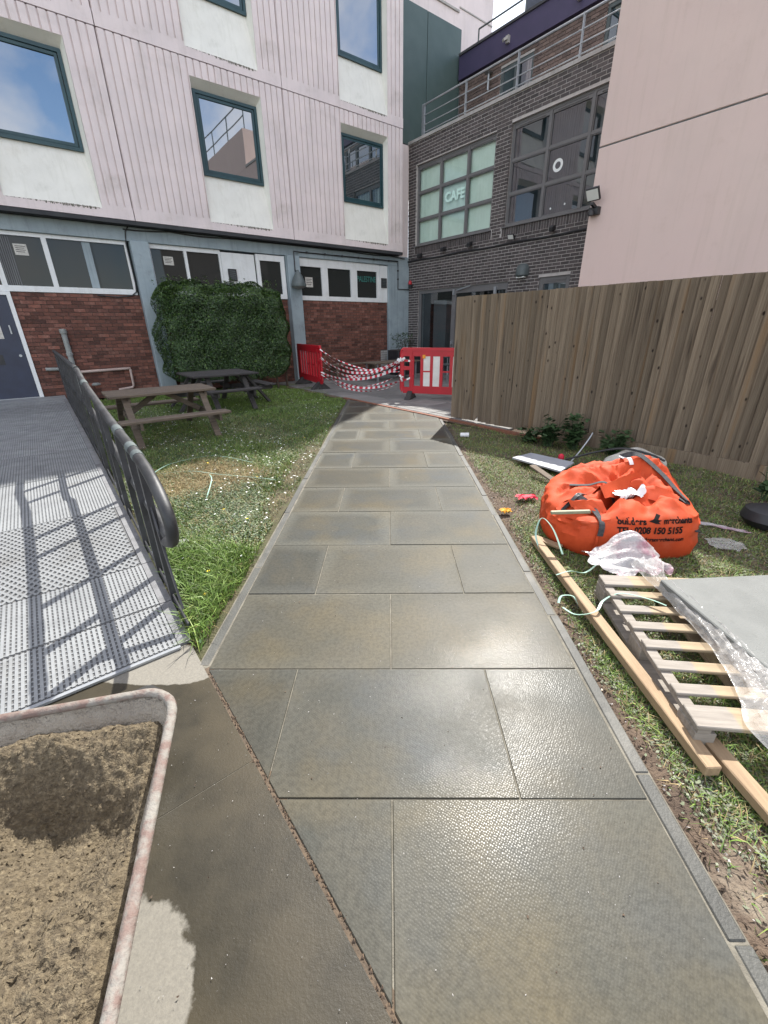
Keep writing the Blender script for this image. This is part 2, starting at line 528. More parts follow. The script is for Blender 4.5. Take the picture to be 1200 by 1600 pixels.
M['greeno'] = mat('olive_wood_stick', (0.30, 0.27, 0.17), (0.2, 0.2, 0.13), 6, 0.6)
M['sand'] = mat('damp_sand', (0.160, 0.124, 0.075), (0.085, 0.065, 0.04), 70, 0.95, 1.0, 160, col3=(0.235, 0.188, 0.118), s3=110, p3=(0.5, 0.68), bdist=0.012)
M['barrow'] = mat('cement_caked_steel', (0.32, 0.285, 0.23), (0.24, 0.21, 0.17), 9, 0.95, 1.0, 55, bdist=0.02, col3=(0.23, 0.19, 0.14), s3=5, p3=(0.55, 0.75))
M['rim'] = mat('cement_splashed_red_rim', (0.155, 0.105, 0.088), (0.185, 0.160, 0.138), 34, 0.75, 0.6, 60, col3=(0.215, 0.20, 0.175), s3=17, p3=(0.47, 0.60), lo=0.4, hi=0.6)
M['tyre'] = mat('tyre_rubber', (0.02, 0.02, 0.02), rough=0.85)


def fence_mat():
    mt, t, out = nt('weathered_fence_board')
    p = N(t, 'ShaderNodeBsdfPrincipled', Roughness=0.88)
    p.inputs['Specular IOR Level'].default_value = 0.25
    tcn = t.nodes.new('ShaderNodeTexCoord')
    oi = t.nodes.new('ShaderNodeObjectInfo')
    sc = N(t, 'ShaderNodeMath', _operation='MULTIPLY')
    sc.inputs[1].default_value = 53
    t.links.new(oi.outputs['Random'], sc.inputs[0])
    add = N(t, 'ShaderNodeVectorMath', _operation='ADD')
    t.links.new(tcn.outputs['Object'], add.inputs[0])
    t.links.new(sc.outputs[0], add.inputs[1])
    mp = N(t, 'ShaderNodeMapping')
    mp.inputs['Scale'].default_value = (30, 30, 0.5)
    t.links.new(add.outputs[0], mp.inputs['Vector'])
    g = N(t, 'ShaderNodeTexNoise', Scale=3.0, Detail=7, Roughness=0.65, Distortion=0.05)
    t.links.new(mp.outputs[0], g.inputs['Vector'])
    c = mixc(t, ramp(t, g.outputs['Fac'], 0.3, 0.72), (0.108, 0.080, 0.055), (0.225, 0.178, 0.128))
    # warm orange streaks
    g2 = N(t, 'ShaderNodeTexNoise', Scale=1.1, Detail=3)
    mp2 = N(t, 'ShaderNodeMapping')
    mp2.inputs['Scale'].default_value = (7, 7, 0.5)
    t.links.new(add.outputs[0], mp2.inputs['Vector'])
    t.links.new(mp2.outputs[0], g2.inputs['Vector'])
    c = mixc(t, ramp(t, g2.outputs['Fac'], 0.56, 0.78), c, (0.195, 0.118, 0.058))
    g3 = N(t, 'ShaderNodeTexNoise', Scale=2.0, Detail=5)
    t.links.new(mp2.outputs[0], g3.inputs['Vector'])
    c = mixc(t, ramp(t, g3.outputs['Fac'], 0.60, 0.70), c, (0.075, 0.056, 0.040))
    # knots
    mp3 = N(t, 'ShaderNodeMapping')
    mp3.inputs['Scale'].default_value = (1, 1, 0.55)
    t.links.new(add.outputs[0], mp3.inputs['Vector'])
    v = N(t, 'ShaderNodeTexVoronoi', Scale=8.5)
    t.links.new(mp3.outputs[0], v.inputs['Vector'])
    c = mixc(t, ramp(t, v.outputs['Distance'], 0.06, 0.12, (1, 1, 1), (0, 0, 0)), c, (0.022, 0.014, 0.010))
    hv = N(t, 'ShaderNodeHueSaturation')
    mr = N(t, 'ShaderNodeMapRange')
    mr.inputs[3].default_value, mr.inputs[4].default_value = 0.74, 1.22
    t.links.new(oi.outputs['Random'], mr.inputs[0])
    t.links.new(mr.outputs[0], hv.inputs['Value'])
    t.links.new(c, hv.inputs['Color'])
    t.links.new(hv.outputs[0], p.inputs['Base Color'])
    bp = N(t, 'ShaderNodeBump', Strength=0.5, Distance=0.006)
    t.links.new(g.outputs['Fac'], bp.inputs['Height'])
    t.links.new(bp.outputs[0], p.inputs['Normal'])
    t.links.new(p.outputs[0], out.inputs['Surface'])
    return mt


M['fence'] = fence_mat()


def slab_mat(name, wet=True):
    """paving: drier pale margins, damp darker middles, fine anti-slip pimples"""
    mt, t, out = nt(name)
    p = N(t, 'ShaderNodeBsdfPrincipled')
    p.inputs['Specular IOR Level'].default_value = 0.17
    tcn = t.nodes.new('ShaderNodeTexCoord')
    geo = t.nodes.new('ShaderNodeNewGeometry')
    oi = t.nodes.new('ShaderNodeObjectInfo')
    pos = geo.outputs['Position']
    n1 = N(t, 'ShaderNodeTexNoise', Scale=2.6, Detail=6, Roughness=0.55, Distortion=0.5)
    t.links.new(pos, n1.inputs['Vector'])
    n2 = N(t, 'ShaderNodeTexNoise', Scale=55, Detail=3, Roughness=0.6)
    t.links.new(pos, n2.inputs['Vector'])
    n4 = N(t, 'ShaderNodeTexNoise', Scale=1.3, Detail=5, Roughness=0.6)
    t.links.new(pos, n4.inputs['Vector'])
    c = mixc(t, ramp(t, n1.outputs['Fac'], 0.36, 0.66), (0.046, 0.047, 0.039), (0.066, 0.061, 0.046))
    c = mixc(t, ramp(t, n4.outputs['Fac'], 0.48, 0.66), c, (0.046, 0.051, 0.051))
    n5 = N(t, 'ShaderNodeTexNoise', Scale=1.9, Detail=4, Roughness=0.5)
    mp5 = N(t, 'ShaderNodeMapping')
    mp5.inputs['Location'].default_value = (7.3, 2.1, 0)
    t.links.new(pos, mp5.inputs['Vector'])
    t.links.new(mp5.outputs[0], n5.inputs['Vector'])
    c = mixc(t, ramp(t, n5.outputs['Fac'], 0.50, 0.70), c, (0.080, 0.066, 0.038))
    # distance to the slab edge
    sep = t.nodes.new('ShaderNodeSeparateXYZ')
    t.links.new(tcn.outputs['Generated'], sep.inputs[0])
    ms = []
    for ax, dim in ((0, 0.87), (1, 0.6)):
        a = N(t, 'ShaderNodeMath', _operation='SUBTRACT')
        a.inputs[0].default_value = 1.0
        t.links.new(sep.outputs[ax], a.inputs[1])
        b = N(t, 'ShaderNodeMath', _operation='MINIMUM')
        t.links.new(sep.outputs[ax], b.inputs[0])
        t.links.new(a.outputs[0], b.inputs[1])
        k = N(t, 'ShaderNodeMath', _operation='MULTIPLY')
        k.inputs[1].default_value = dim
        t.links.new(b.outputs[0], k.inputs[0])
        ms.append(k.outputs[0])
    mn = N(t, 'ShaderNodeMath', _operation='MINIMUM')
    t.links.new(ms[0], mn.inputs[0])
    t.links.new(ms[1], mn.inputs[1])
    wob = N(t, 'ShaderNodeMath', _operation='MULTIPLY_ADD')
    wob.inputs[1].default_value = 0.16
    wob.inputs[2].default_value = -0.075
    t.links.new(n1.outputs['Fac'], wob.inputs[0])
    ed = N(t, 'ShaderNodeMath', _operation='ADD')
    t.links.new(mn.outputs[0], ed.inputs[0])
    t.links.new(wob.outputs[0], ed.inputs[1])
    # further up the path the margins have dried
    sp = t.nodes.new('ShaderNodeSeparateXYZ')
    t.links.new(pos, sp.inputs[0])
    dry = N(t, 'ShaderNodeMapRange')
    dry.inputs[1].default_value, dry.inputs[2].default_value = 1.2, 6.5
    dry.inputs[3].default_value, dry.inputs[4].default_value = 0.15, 0.8
    t.links.new(sp.outputs[1], dry.inputs[0])
    edge = ramp(t, ed.outputs[0], 0.02, 0.11, (1, 1, 1), (0, 0, 0))
    em = N(t, 'ShaderNodeMath', _operation='MULTIPLY')
    t.links.new(edge, em.inputs[0])
    t.links.new(dry.outputs[0], em.inputs[1])
    c = mixc(t, em.outputs[0], c, (0.125, 0.122, 0.102))
    tanm = N(t, 'ShaderNodeMath', _operation='FRACT')
    tam = N(t, 'ShaderNodeMath', _operation='MULTIPLY')
    tam.inputs[1].default_value = 13.7
    t.links.new(oi.outputs['Random'], tam.inputs[0])
    t.links.new(tam.outputs[0], tanm.inputs[0])
    c = mixc(t, ramp(t, tanm.outputs[0], 0.35, 1.0, (0, 0, 0), (.38, .38, .38)), c, (0.078, 0.065, 0.040))
    hv = N(t, 'ShaderNodeHueSaturation')
    mr = N(t, 'ShaderNodeMapRange')
    mr.inputs[3].default_value, mr.inputs[4].default_value = 0.90, 1.13
    t.links.new(oi.outputs['Random'], mr.inputs[0])
    t.links.new(mr.outputs[0], hv.inputs['Value'])
    t.links.new(c, hv.inputs['Color'])
    c = mixc(t, ramp(t, n2.outputs['Fac'], 0.42, 0.62), hv.outputs[0], (0.06, 0.06, 0.05), 'MULTIPLY')
    cc = mixc(t, 0.25, hv.outputs[0], c)
    t.links.new(cc, p.inputs['Base Color'])
    rr = N(t, 'ShaderNodeMapRange')
    rr.inputs[3].default_value, rr.inputs[4].default_value = 0.50, 0.75
    t.links.new(em.outputs[0], rr.inputs[0])
    t.links.new(rr.outputs[0], p.inputs['Roughness'])
    v = N(t, 'ShaderNodeTexVoronoi', Scale=125.0, Randomness=0.5)
    mpv = N(t, 'ShaderNodeMapping')
    mpv.inputs['Rotation'].default_value = (0, 0, 0.6)
    t.links.new(pos, mpv.inputs['Vector'])
    t.links.new(mpv.outputs[0], v.inputs['Vector'])
    hm = N(t, 'ShaderNodeMath', _operation='MULTIPLY_ADD')
    hm.inputs[1].default_value = -0.55
    t.links.new(v.outputs['Distance'], hm.inputs[0])
    t.links.new(n2.outputs['Fac'], hm.inputs[2])
    bp = N(t, 'ShaderNodeBump', Strength=0.30, Distance=0.0018)
    t.links.new(hm.outputs[0], bp.inputs['Height'])
    t.links.new(bp.outputs[0], p.inputs['Normal'])
    cb = N(t, 'ShaderNodeBump', Strength=0.5, Distance=0.0026)
    hc = N(t, 'ShaderNodeMath', _operation='MULTIPLY_ADD')
    hc.inputs[1].default_value = 0.15
    hv2 = N(t, 'ShaderNodeMath', _operation='MULTIPLY')
    hv2.inputs[1].default_value = -0.55
    t.links.new(v.outputs['Distance'], hv2.inputs[0])
    t.links.new(n2.outputs['Fac'], hc.inputs[0])
    t.links.new(hv2.outputs[0], hc.inputs[2])
    t.links.new(hc.outputs[0], cb.inputs['Height'])
    t.links.new(cb.outputs[0], p.inputs['Coat Normal'])
    p.inputs['Coat Roughness'].default_value = 0.2
    cw = N(t, 'ShaderNodeMapRange')
    cw.inputs[3].default_value, cw.inputs[4].default_value = 0.11, 0.0
    t.links.new(em.outputs[0], cw.inputs[0])
    nw = N(t, 'ShaderNodeTexNoise', Scale=2.1, Detail=4)
    mpw = N(t, 'ShaderNodeMapping')
    mpw.inputs['Location'].default_value = (1.3, 9.1, 0)
    t.links.new(pos, mpw.inputs['Vector'])
    t.links.new(mpw.outputs[0], nw.inputs['Vector'])
    cm = N(t, 'ShaderNodeMath', _operation='MULTIPLY')
    t.links.new(cw.outputs[0], cm.inputs[0])
    t.links.new(ramp(t, nw.outputs['Fac'], 0.40, 0.62, (.12, .12, .12), (1, 1, 1)), cm.inputs[1])
    t.links.new(cm.outputs[0], p.inputs['Coat Weight'])
    t.links.new(p.outputs[0], out.inputs['Surface'])
    return mt


M['slab'] = slab_mat('damp_paving_slab')
M['edging'] = mat('damp_edging_stone', (0.066, 0.066, 0.058), (0.046, 0.046, 0.041), 5, 0.62, 0.3, 90, rnd=0.15, col3=(0.12, 0.115, 0.10), s3=3, p3=(0.52, 0.7))


def apron_mat():
    """old concrete with a wet spill that has a hard wavy outline"""
    mt, t, out = nt('part_wet_concrete')
    p = N(t, 'ShaderNodeBsdfPrincipled')
    p.inputs['Specular IOR Level'].default_value = 0.25
    geo = t.nodes.new('ShaderNodeNewGeometry')
    pos = geo.outputs['Position']
    n1 = N(t, 'ShaderNodeTexNoise', Scale=6, Detail=7, Roughness=0.62)
    t.links.new(pos, n1.inputs['Vector'])
    nf = N(t, 'ShaderNodeTexNoise', Scale=120, Detail=4, Roughness=0.7)
    t.links.new(pos, nf.inputs['Vector'])
    n2 = N(t, 'ShaderNodeTexNoise', Scale=2.2, Detail=5)
    t.links.new(pos, n2.inputs['Vector'])
    dryc = mixc(t, ramp(t, nf.outputs['Fac'], 0.35, 0.65), (0.17, 0.158, 0.135), (0.215, 0.20, 0.168))
    wetc = mixc(t, ramp(t, n1.outputs['Fac'], 0.35, 0.65), (0.026, 0.0225, 0.015), (0.046, 0.039, 0.026))
    wetc = mixc(t, ramp(t, n2.outputs['Fac'], 0.45, 0.62), wetc, (0.056, 0.046, 0.029))
    sp = t.nodes.new('ShaderNodeSeparateXYZ')
    t.links.new(pos, sp.inputs[0])
    # dry island 1: ellipse near the barrow's right side, dry island 2: by the ramp's foot
    masks = []
    for cx, cy, rx, ry in ((-0.72, 0.33, 0.25, 0.33), (-1.12, 1.56, 0.38, 0.13)):
        a = N(t, 'ShaderNodeMath', _operation='SUBTRACT'); a.inputs[1].default_value = cx
        t.links.new(sp.outputs[0], a.inputs[0])
        a2 = N(t, 'ShaderNodeMath', _operation='DIVIDE'); a2.inputs[1].default_value = rx
        t.links.new(a.outputs[0], a2.inputs[0])
        b = N(t, 'ShaderNodeMath', _operation='SUBTRACT'); b.inputs[1].default_value = cy
        t.links.new(sp.outputs[1], b.inputs[0])
        b2 = N(t, 'ShaderNodeMath', _operation='DIVIDE'); b2.inputs[1].default_value = ry
        t.links.new(b.outputs[0], b2.inputs[0])
        aa = N(t, 'ShaderNodeMath', _operation='MULTIPLY'); t.links.new(a2.outputs[0], aa.inputs[0]); t.links.new(a2.outputs[0], aa.inputs[1])
        bb = N(t, 'ShaderNodeMath', _operation='MULTIPLY'); t.links.new(b2.outputs[0], bb.inputs[0]); t.links.new(b2.outputs[0], bb.inputs[1])
        s_ = N(t, 'ShaderNodeMath', _operation='ADD'); t.links.new(aa.outputs[0], s_.inputs[0]); t.links.new(bb.outputs[0], s_.inputs[1])
        w_ = N(t, 'ShaderNodeMath', _operation='MULTIPLY_ADD'); w_.inputs[1].default_value = 1.3
        t.links.new(n1.outputs['Fac'], w_.inputs[0]); t.links.new(s_.outputs[0], w_.inputs[2])
        masks.append(ramp(t, w_.outputs[0], 0.66, 0.70, (1, 1, 1), (0, 0, 0)) if False else w_.outputs[0])
    mn = N(t, 'ShaderNodeMath', _operation='MINIMUM')
    t.links.new(masks[0], mn.inputs[0]); t.links.new(masks[1], mn.inputs[1])
    mr = N(t, 'ShaderNodeMapRange')
    mr.inputs[1].default_value, mr.inputs[2].default_value = 1.58, 1.68
    mr.inputs[3].default_value, mr.inputs[4].default_value = 1.0, 0.0
    t.links.new(mn.outputs[0], mr.inputs[0])
    c = mixc(t, mr.outputs[0], wetc, dryc)
    t.links.new(c, p.inputs['Base Color'])
    rr = N(t, 'ShaderNodeMapRange')
    rr.inputs[3].default_value, rr.inputs[4].default_value = 0.42, 0.85
    t.links.new(mr.outputs[0], rr.inputs[0])
    t.links.new(rr.outputs[0], p.inputs['Roughness'])
    bp = N(t, 'ShaderNodeBump', Strength=0.28, Distance=0.003)
    t.links.new(nf.outputs['Fac'], bp.inputs['Height'])
    t.links.new(bp.outputs[0], p.inputs['Normal'])
    t.links.new(p.outputs[0], out.inputs['Surface'])
    return mt


M['apron'] = apron_mat()


def pallet_mat():
    """slats: left part weathered grey, the rest fresher where something used to cover it"""
    mt, t, out = nt('pallet_slat_wood')
    p = N(t, 'ShaderNodeBsdfPrincipled', Roughness=0.85)
    tcn = t.nodes.new('ShaderNodeTexCoord')
    mp = N(t, 'ShaderNodeMapping')
    mp.inputs['Scale'].default_value = (2, 20, 20)
    t.links.new(tcn.outputs['Object'], mp.inputs['Vector'])
    g = N(t, 'ShaderNodeTexNoise', Scale=2.5, Detail=6, Roughness=0.65)
    t.links.new(mp.outputs[0], g.inputs['Vector'])
    a = mixc(t, ramp(t, g.outputs['Fac'], 0.35, 0.65), (0.20, 0.175, 0.15), (0.29, 0.26, 0.225))
    b = mixc(t, ramp(t, g.outputs['Fac'], 0.35, 0.65), (0.27, 0.20, 0.125), (0.35, 0.27, 0.175))
    sp = t.nodes.new('ShaderNodeSeparateXYZ')
    t.links.new(tcn.outputs['Object'], sp.inputs[0])
    w = N(t, 'ShaderNodeMath', _operation='MULTIPLY_ADD')
    w.inputs[1].default_value = 0.03
    t.links.new(g.outputs['Fac'], w.inputs[0])
    t.links.new(sp.outputs[0], w.inputs[2])
    c = mixc(t, ramp(t, w.outputs[0], 0.165, 0.18), a, b)
    t.links.new(c, p.inputs['Base Color'])
    bp = N(t, 'ShaderNodeBump', Strength=0.4, Distance=0.004)
    t.links.new(g.outputs['Fac'], bp.inputs['Height'])
    t.links.new(bp.outputs[0], p.inputs['Normal'])
    t.links.new(p.outputs[0], out.inputs['Surface'])
    return mt


M['pallet'] = pallet_mat()


def text_mesh(body, size, spacing=1.0, bold=0.0):
    cu = bpy.data.curves.new('txt', 'FONT')
    cu.body = body
    cu.size = size
    cu.offset = bold
    cu.space_character = spacing
    cu.align_x = 'CENTER'
    cu.align_y = 'CENTER'
    o = bpy.data.objects.new('txt', cu)
    COL.objects.link(o)
    bpy.context.view_layer.update()
    dg = bpy.context.evaluated_depsgraph_get()
    me = bpy.data.meshes.new_from_object(o.evaluated_get(dg))
    vs = [tuple(v.co) for v in me.vertices]
    fs = [tuple(f.vertices) for f in me.polygons]
    bpy.data.objects.remove(o)
    bpy.data.meshes.remove(me)
    bpy.data.curves.remove(cu)
    return vs, fs


def struct(name, mb, mats, **kw):
    return mb.build(name, mats, kind='structure', **kw)


# ================================================================== LARGE STRUCTURE
# ---- terrain
g = MB().grid(lambda a, b: ((a - .5) * 600, (b - .5) * 600 + 40, -0.09), 12, 12)
struct('ground', g, M['soilg'])

OFF = 0.265      # u of the concrete / slab seam


def lawn_z(x, y):
    return -0.022 + 0.014 * math.sin(x * 2.1 + y * 1.3) + 0.011 * math.sin(x * 5.3 - y * 3.7) + 0.006 * math.sin(x * 11 + y * 9.1)


# lawns as undulating sheets
def left_edge(y):        # lawn limit by the path
    return -0.932 if y < 9.7 else -0.932 - (y - 9.7) * 0.5


def lawn_left(a, b):
    u = 0.262 + a * 6.6
    w = -2.4 + b * 14.7
    p = B2P(u, w)
    return p.x, p.y


mb = MB()
nx, ny = 90, 150
vs, idx = [], {}
for j in range(ny + 1):
    for i in range(nx + 1):
        x, y = lawn_left(i / nx, j / ny)
        xx = min(x, left_edge(y))
        vs.append((xx, y, lawn_z(xx, y)))
fs = []
for j in range(ny):
    for i in range(nx):
        q = [j * (nx + 1) + i, j * (nx + 1) + i + 1, (j + 1) * (nx + 1) + i + 1, (j + 1) * (nx + 1) + i]
        if all(abs(vs[k][0] - left_edge(vs[k][1])) < 1e-6 for k in q): continue
        if max(vs[k][1] for k in q) < 1.30: continue
        fs.append(tuple(q))
mb.add(vs, fs)
struct('lawn', mb, M['soilg'], smooth=True)

mb = MB()
vs = []
nx, ny = 70, 110
for j in range(ny + 1):
    for i in range(nx + 1):
        u = 0.2 + 5.6 * i / nx
        w = -5.0 + 10.4 * j / ny
        p = B2P(u, w)
        x = max(p.x, 0.925)
        vs.append((x, p.y, lawn_z(x, p.y) - (0.02 if x < 0.95 else 0)))
fs = []
for j in range(ny):
    for i in range(nx):
        q = [j * (nx + 1) + i, j * (nx + 1) + i + 1, (j + 1) * (nx + 1) + i + 1, (j + 1) * (nx + 1) + i]
        if all(vs[k][0] < 0.9251 for k in q): continue
        fs.append(tuple(q))
mb.add(vs, fs)
struct('grass_verge', mb, M['soil'], smooth=True)

# courtyard paving beyond the path
YEND = 8.05
mb = MB()
mb.add([B2P(5.3, 4.2, -0.012), B2P(10.8, 3.9, -0.012), B2P(10.8, 12.4, -0.012), B2P(5.3, 12.4, -0.012)], [(0, 1, 2, 3)])
court = struct('courtyard', mb, M['soil'])
# small setts and flags there
cu0, cw0 = 5.46, 3.95
slabm = MB().box(-0.293, 0.293, -0.293, 0.293, -0.04, 0).mesh('courtyard_flag', M['paving'], bevel=0.006)
for i in range(9):
    for j in range(14):
        c = B2P(cu0 + 0.3 + i * 0.6, cw0 + 0.3 + j * 0.6)
        o = bpy.data.objects.new('paving_flag', slabm)
        COL.objects.link(o)
        o.parent = court
        o.location = (c.x, c.y, 0.0 + random.uniform(-.003, .003))
        o.rotation_euler = (random.uniform(-.006, .006), random.uniform(-.006, .006), TH)
# rust red edging and small setts along the path end
mb = MB()
mb.prism([tuple(B2P(5.37, 3.3).xy), tuple(B2P(5.44, 3.3).xy), tuple(B2P(5.44, 8.4).xy), tuple(B2P(5.37, 8.4).xy)], -0.05, 0.014)
mb.build('edging_strip', M['rust'], court, label='rust red edging strip at the far end of the path')
bedm = MB().box(-0.08, 0.08, -0.10, 0.10, -0.03, 0.004).mesh('sett', M['paving'], bevel=0.005)

# ---- the flagged path
mb = MB()
mb.add([(-0.93, -0.4, -0.0045), (0.93, -0.4, -0.0045), (0.93, 6.95, -0.0045), (-0.93, 9.75, -0.0045)], [(0, 1, 2, 3)])
path = struct('path', mb, mat('sandy_joint', (0.19, 0.175, 0.14), (0.11, 0.10, 0.08), 12, 0.95, 0.5, 90))
rows = [-0.285, 0.318, 0.923, 1.522, 2.138, 2.762, 3.385, 4.000, 4.640, 5.29, 5.94, 6.60, 7.27, YEND, 8.72, 9.38, 10.05]
HW, JW = 0.872, 0.0028


def clip(poly, a, b, c):
    """keep a*x+b*y>=c"""
    out = []
    for i in range(len(poly)):
        p, q = poly[i], poly[(i + 1) % len(poly)]
        dp, dq = a * p[0] + b * p[1] - c, a * q[0] + b * q[1] - c
        if dp >= 0: out.append(p)
        if (dp >= 0) != (dq >= 0):
            k = dp / (dp - dq)
            out.append((p[0] + (q[0] - p[0]) * k, p[1] + (q[1] - p[1]) * k))
    return out


for r in range(len(rows) - 1):
    y0, y1 = rows[r] + JW, rows[r + 1] - JW
    xs = [-HW, 0.0, HW] if r % 2 == 1 else [-HW, -0.452 + 0.01 * math.sin(r), 0.447 + .012 * math.cos(r * 2.), HW]
    for a, b in zip(xs, xs[1:]):
        poly = [(a + JW, y0), (b - JW, y0), (b - JW, y1), (a + JW, y1)]
        poly = clip(poly, UV_.x, UV_.y, OFF + 0.008)
        if r >= 9:      # the far end is cut by the rust red edging
            poly = clip(poly, -UV_.x, -UV_.y, -5.365)
        if len(poly) < 3: continue
        cx = sum(p[0] for p in poly) / len(poly)
        cy = sum(p[1] for p in poly) / len(poly)
        dz = random.uniform(-.0025, .002)
        tx, ty = random.uniform(-.0022, .0022), random.uniform(-.003, .003)
        m_ = MB().prism([(p[0] - cx, p[1] - cy) for p in poly], -0.028, 0.0)
        me = m_.mesh('paving_slab', M['slab'], bevel=0.0022)
        o = bpy.data.objects.new('paving_slab', me)
        COL.objects.link(o)
        o.parent = path
        o.location = (cx, cy, dz)
        o.rotation_euler = (tx, ty, 0)
# a triangular piece left of the first joint is produced by the clip above.
# edging stones
for sgn, ystart in ((1, 0.0), (-1, 1.545)):
    y = ystart - (0.35 if sgn > 0 else 0)
    k = 0
    while y < (7.0 if sgn > 0 else 9.0):
        L = 0.455 if sgn > 0 and k % 2 else 0.91
        x = sgn * (HW + 0.030)
        m_ = MB().box(-0.024, 0.024, 0.003, L - 0.003, -0.06, -0.001)
        o = bpy.data.objects.new('edging_stone', m_.mesh('edging_stone', M['edging'], bevel=0.004))
        COL.objects.link(o)
        o.parent = path
        o.location = (x + random.uniform(-.006, .006), y, random.uniform(-.004, .004))
        o.rotation_euler = (0, 0, random.uniform(-.008, .008))
        y += L
        k += 1

# ---- concrete apron on the left, under the barrow and at the ramp's foot
mb = MB()


def apron_piece(w0, w1, name):
    m_ = MB()
    m_.prism([tuple(B2P(-5.0, w0).xy), tuple(B2P(OFF - 0.006, w0).xy), tuple(B2P(OFF - 0.006, w1).xy), tuple(B2P(-5.0, w1).xy)], -0.05, -0.003)
    return m_


apron = struct('pavement', apron_piece(-6, 1.155, ''), M['apron'])
o = apron_piece(1.158, 2.05, '').build('concrete_bay', M['apron'], apron)
# dirt and rust-brown grit in the seam
mb = MB()
mb.add([B2P(OFF - 0.02, -2, -0.0038), B2P(OFF + 0.03, -2, -0.0038), B2P(OFF + 0.03, 1.75, -0.0038), B2P(OFF - 0.02, 1.75, -0.0038)], [(0, 1, 2, 3)])
mb.build('seam_filling', mat('damp_silt', (0.12, 0.085, 0.055), (0.07, 0.052, 0.036), 30, 0.9, 0.5, 90), apron)
gv = MB()
for i in range(500):
    w = random.uniform(-0.6, 1.72)
    u = OFF + random.gauss(0.004, 0.004)
    s = random.uniform(.002, .0055)
    c = B2P(u, w, -0.004 + random.uniform(-.003, .004))
    gv.add([(c.x - s, c.y - s, c.z), (c.x + s, c.y - s, c.z), (c.x + s * .3, c.y + s, c.z), (c.x, c.y, c.z + s * 1.3)], [(0, 1, 3), (1, 2, 3), (2, 0, 3)])
gv.build('seam_grit', mat('brown_grit', (0.20, 0.135, 0.085), (0.10, 0.07, 0.05), 40, 0.8, island=True), kind='stuff')

# ================================================================== OFFICE BUILDING (left and ahead)
OB = thing('office_building', 'ribbed pink concrete office block with teal windows over a brick and blue-post ground floor', 'building', (4.0, 12.4, 0), 'B')
PW = 12.10                                   # panel face
SZ = [3.70, 6.83, 9.96]
SH = 3.13
BAYS = [-5.21, -1.33, 2.55, 6.43]
BW = 3.88
# shell
mb = MB()
mb.box(-9.2, 10.30, 12.36, 24, 3.74, 13.95)
mb.box(-9.2, 10.30, 12.10, 24, 13.09, 14.0)
mb.build('upper_body', M['joint'], OB)
mb = MB()
mb.box(-9.2, 10.78, 12.62, 24, 0.0, 3.74)
mb.build('lower_body', M['interior'], OB)


def panel_mesh():
    """one precast panel, local coordinates from its lower left corner; +y goes into the wall"""
    mb = MB()
    W_, H_ = BW - 0.012, SH - 0.012
    rx0, rx1, rz0, rz1 = 1.665, 3.285, 0.17, 2.83
    for a, b, c, d in minus(0.006, W_, 0.006, H_, [(rx0, rx1, rz0, rz1)]):
        mb.box(a, b, 0.028, 0.20, c, d)
    # plain bottom band
    for a, b, c, d in minus(0.006, W_, 0.006, 0.235, [(rx0, rx1, rz0, 9)]):
        mb.box(a, b, 0.0, 0.028, c, d)
    pitch_ = 0.151
    n = int(round(W_ / pitch_))
    pitch_ = W_ / n
    gw = 0.024

    def rib(x0, x1, z0, z1, l=True, r=True):
        c = 0.004
        a, b = x0 + (c if l else 0), x1 - (c if r else 0)
        mb.add([(x0, 0.028, z0), (x1, 0.028, z0), (b, 0, z0), (a, 0, z0), (x0, 0.028, z1), (x1, 0.028, z1), (b, 0, z1), (a, 0, z1)],
               [(3, 2, 6, 7), (0, 3, 7, 4), (2, 1, 5, 6), (4, 7, 6, 5), (0, 1, 2, 3)])
    for i in range(n):
        a, b = i * pitch_ + gw / 2 + .003, (i + 1) * pitch_ - gw / 2 + .003
        top = H_
        if b <= rx0 or a >= rx1:
            rib(a, b, 0.235, top)
        else:
            if a < rx0: rib(a, rx0, 0.235, rz1, True, False)
            if b > rx1: rib(rx1, b, 0.235, rz1, False, True)
            rib(a, b, rz1, top)
    return mb


pm = panel_mesh().mesh('concrete_panel', M['panel'])


def infill_mesh():
    rx0, rx1, rz0, rz1 = 1.665, 3.285, 0.17, 2.83
    d = 0.20
    wx0, wx1, wz0, wz1 = 1.74, 3.215, 1.135, 2.68
    mb = MB()
    P = lambda x, y, z: (x, y, z)
    # sloping apron under the window, splayed sides, head
    mb.add([P(rx0, 0.004, rz0), P(rx1, 0.004, rz0), P(wx1, d, wz0), P(wx0, d, wz0)], [(0, 1, 2, 3)])
    mb.add([P(rx0, 0.004, rz0), P(wx0, d, wz0), P(wx0, d, wz1), P(rx0, 0.004, rz1)], [(0, 1, 2, 3)])
    mb.add([P(rx1, 0.004, rz0), P(rx1, 0.004, rz1), P(wx1, d, wz1), P(wx1, d, wz0)], [(0, 1, 2, 3)])
    mb.add([P(rx0, 0.004, rz1), P(wx0, d, wz1), P(wx1, d, wz1), P(rx1, 0.004, rz1)], [(0, 1, 2, 3)])
    mb.add([P(wx0, d + .012, wz0), P(wx1, d + .012, wz0), P(wx1, d + .012, wz1), P(wx0, d + .012, wz1)], [(0, 1, 2, 3)])
    return mb


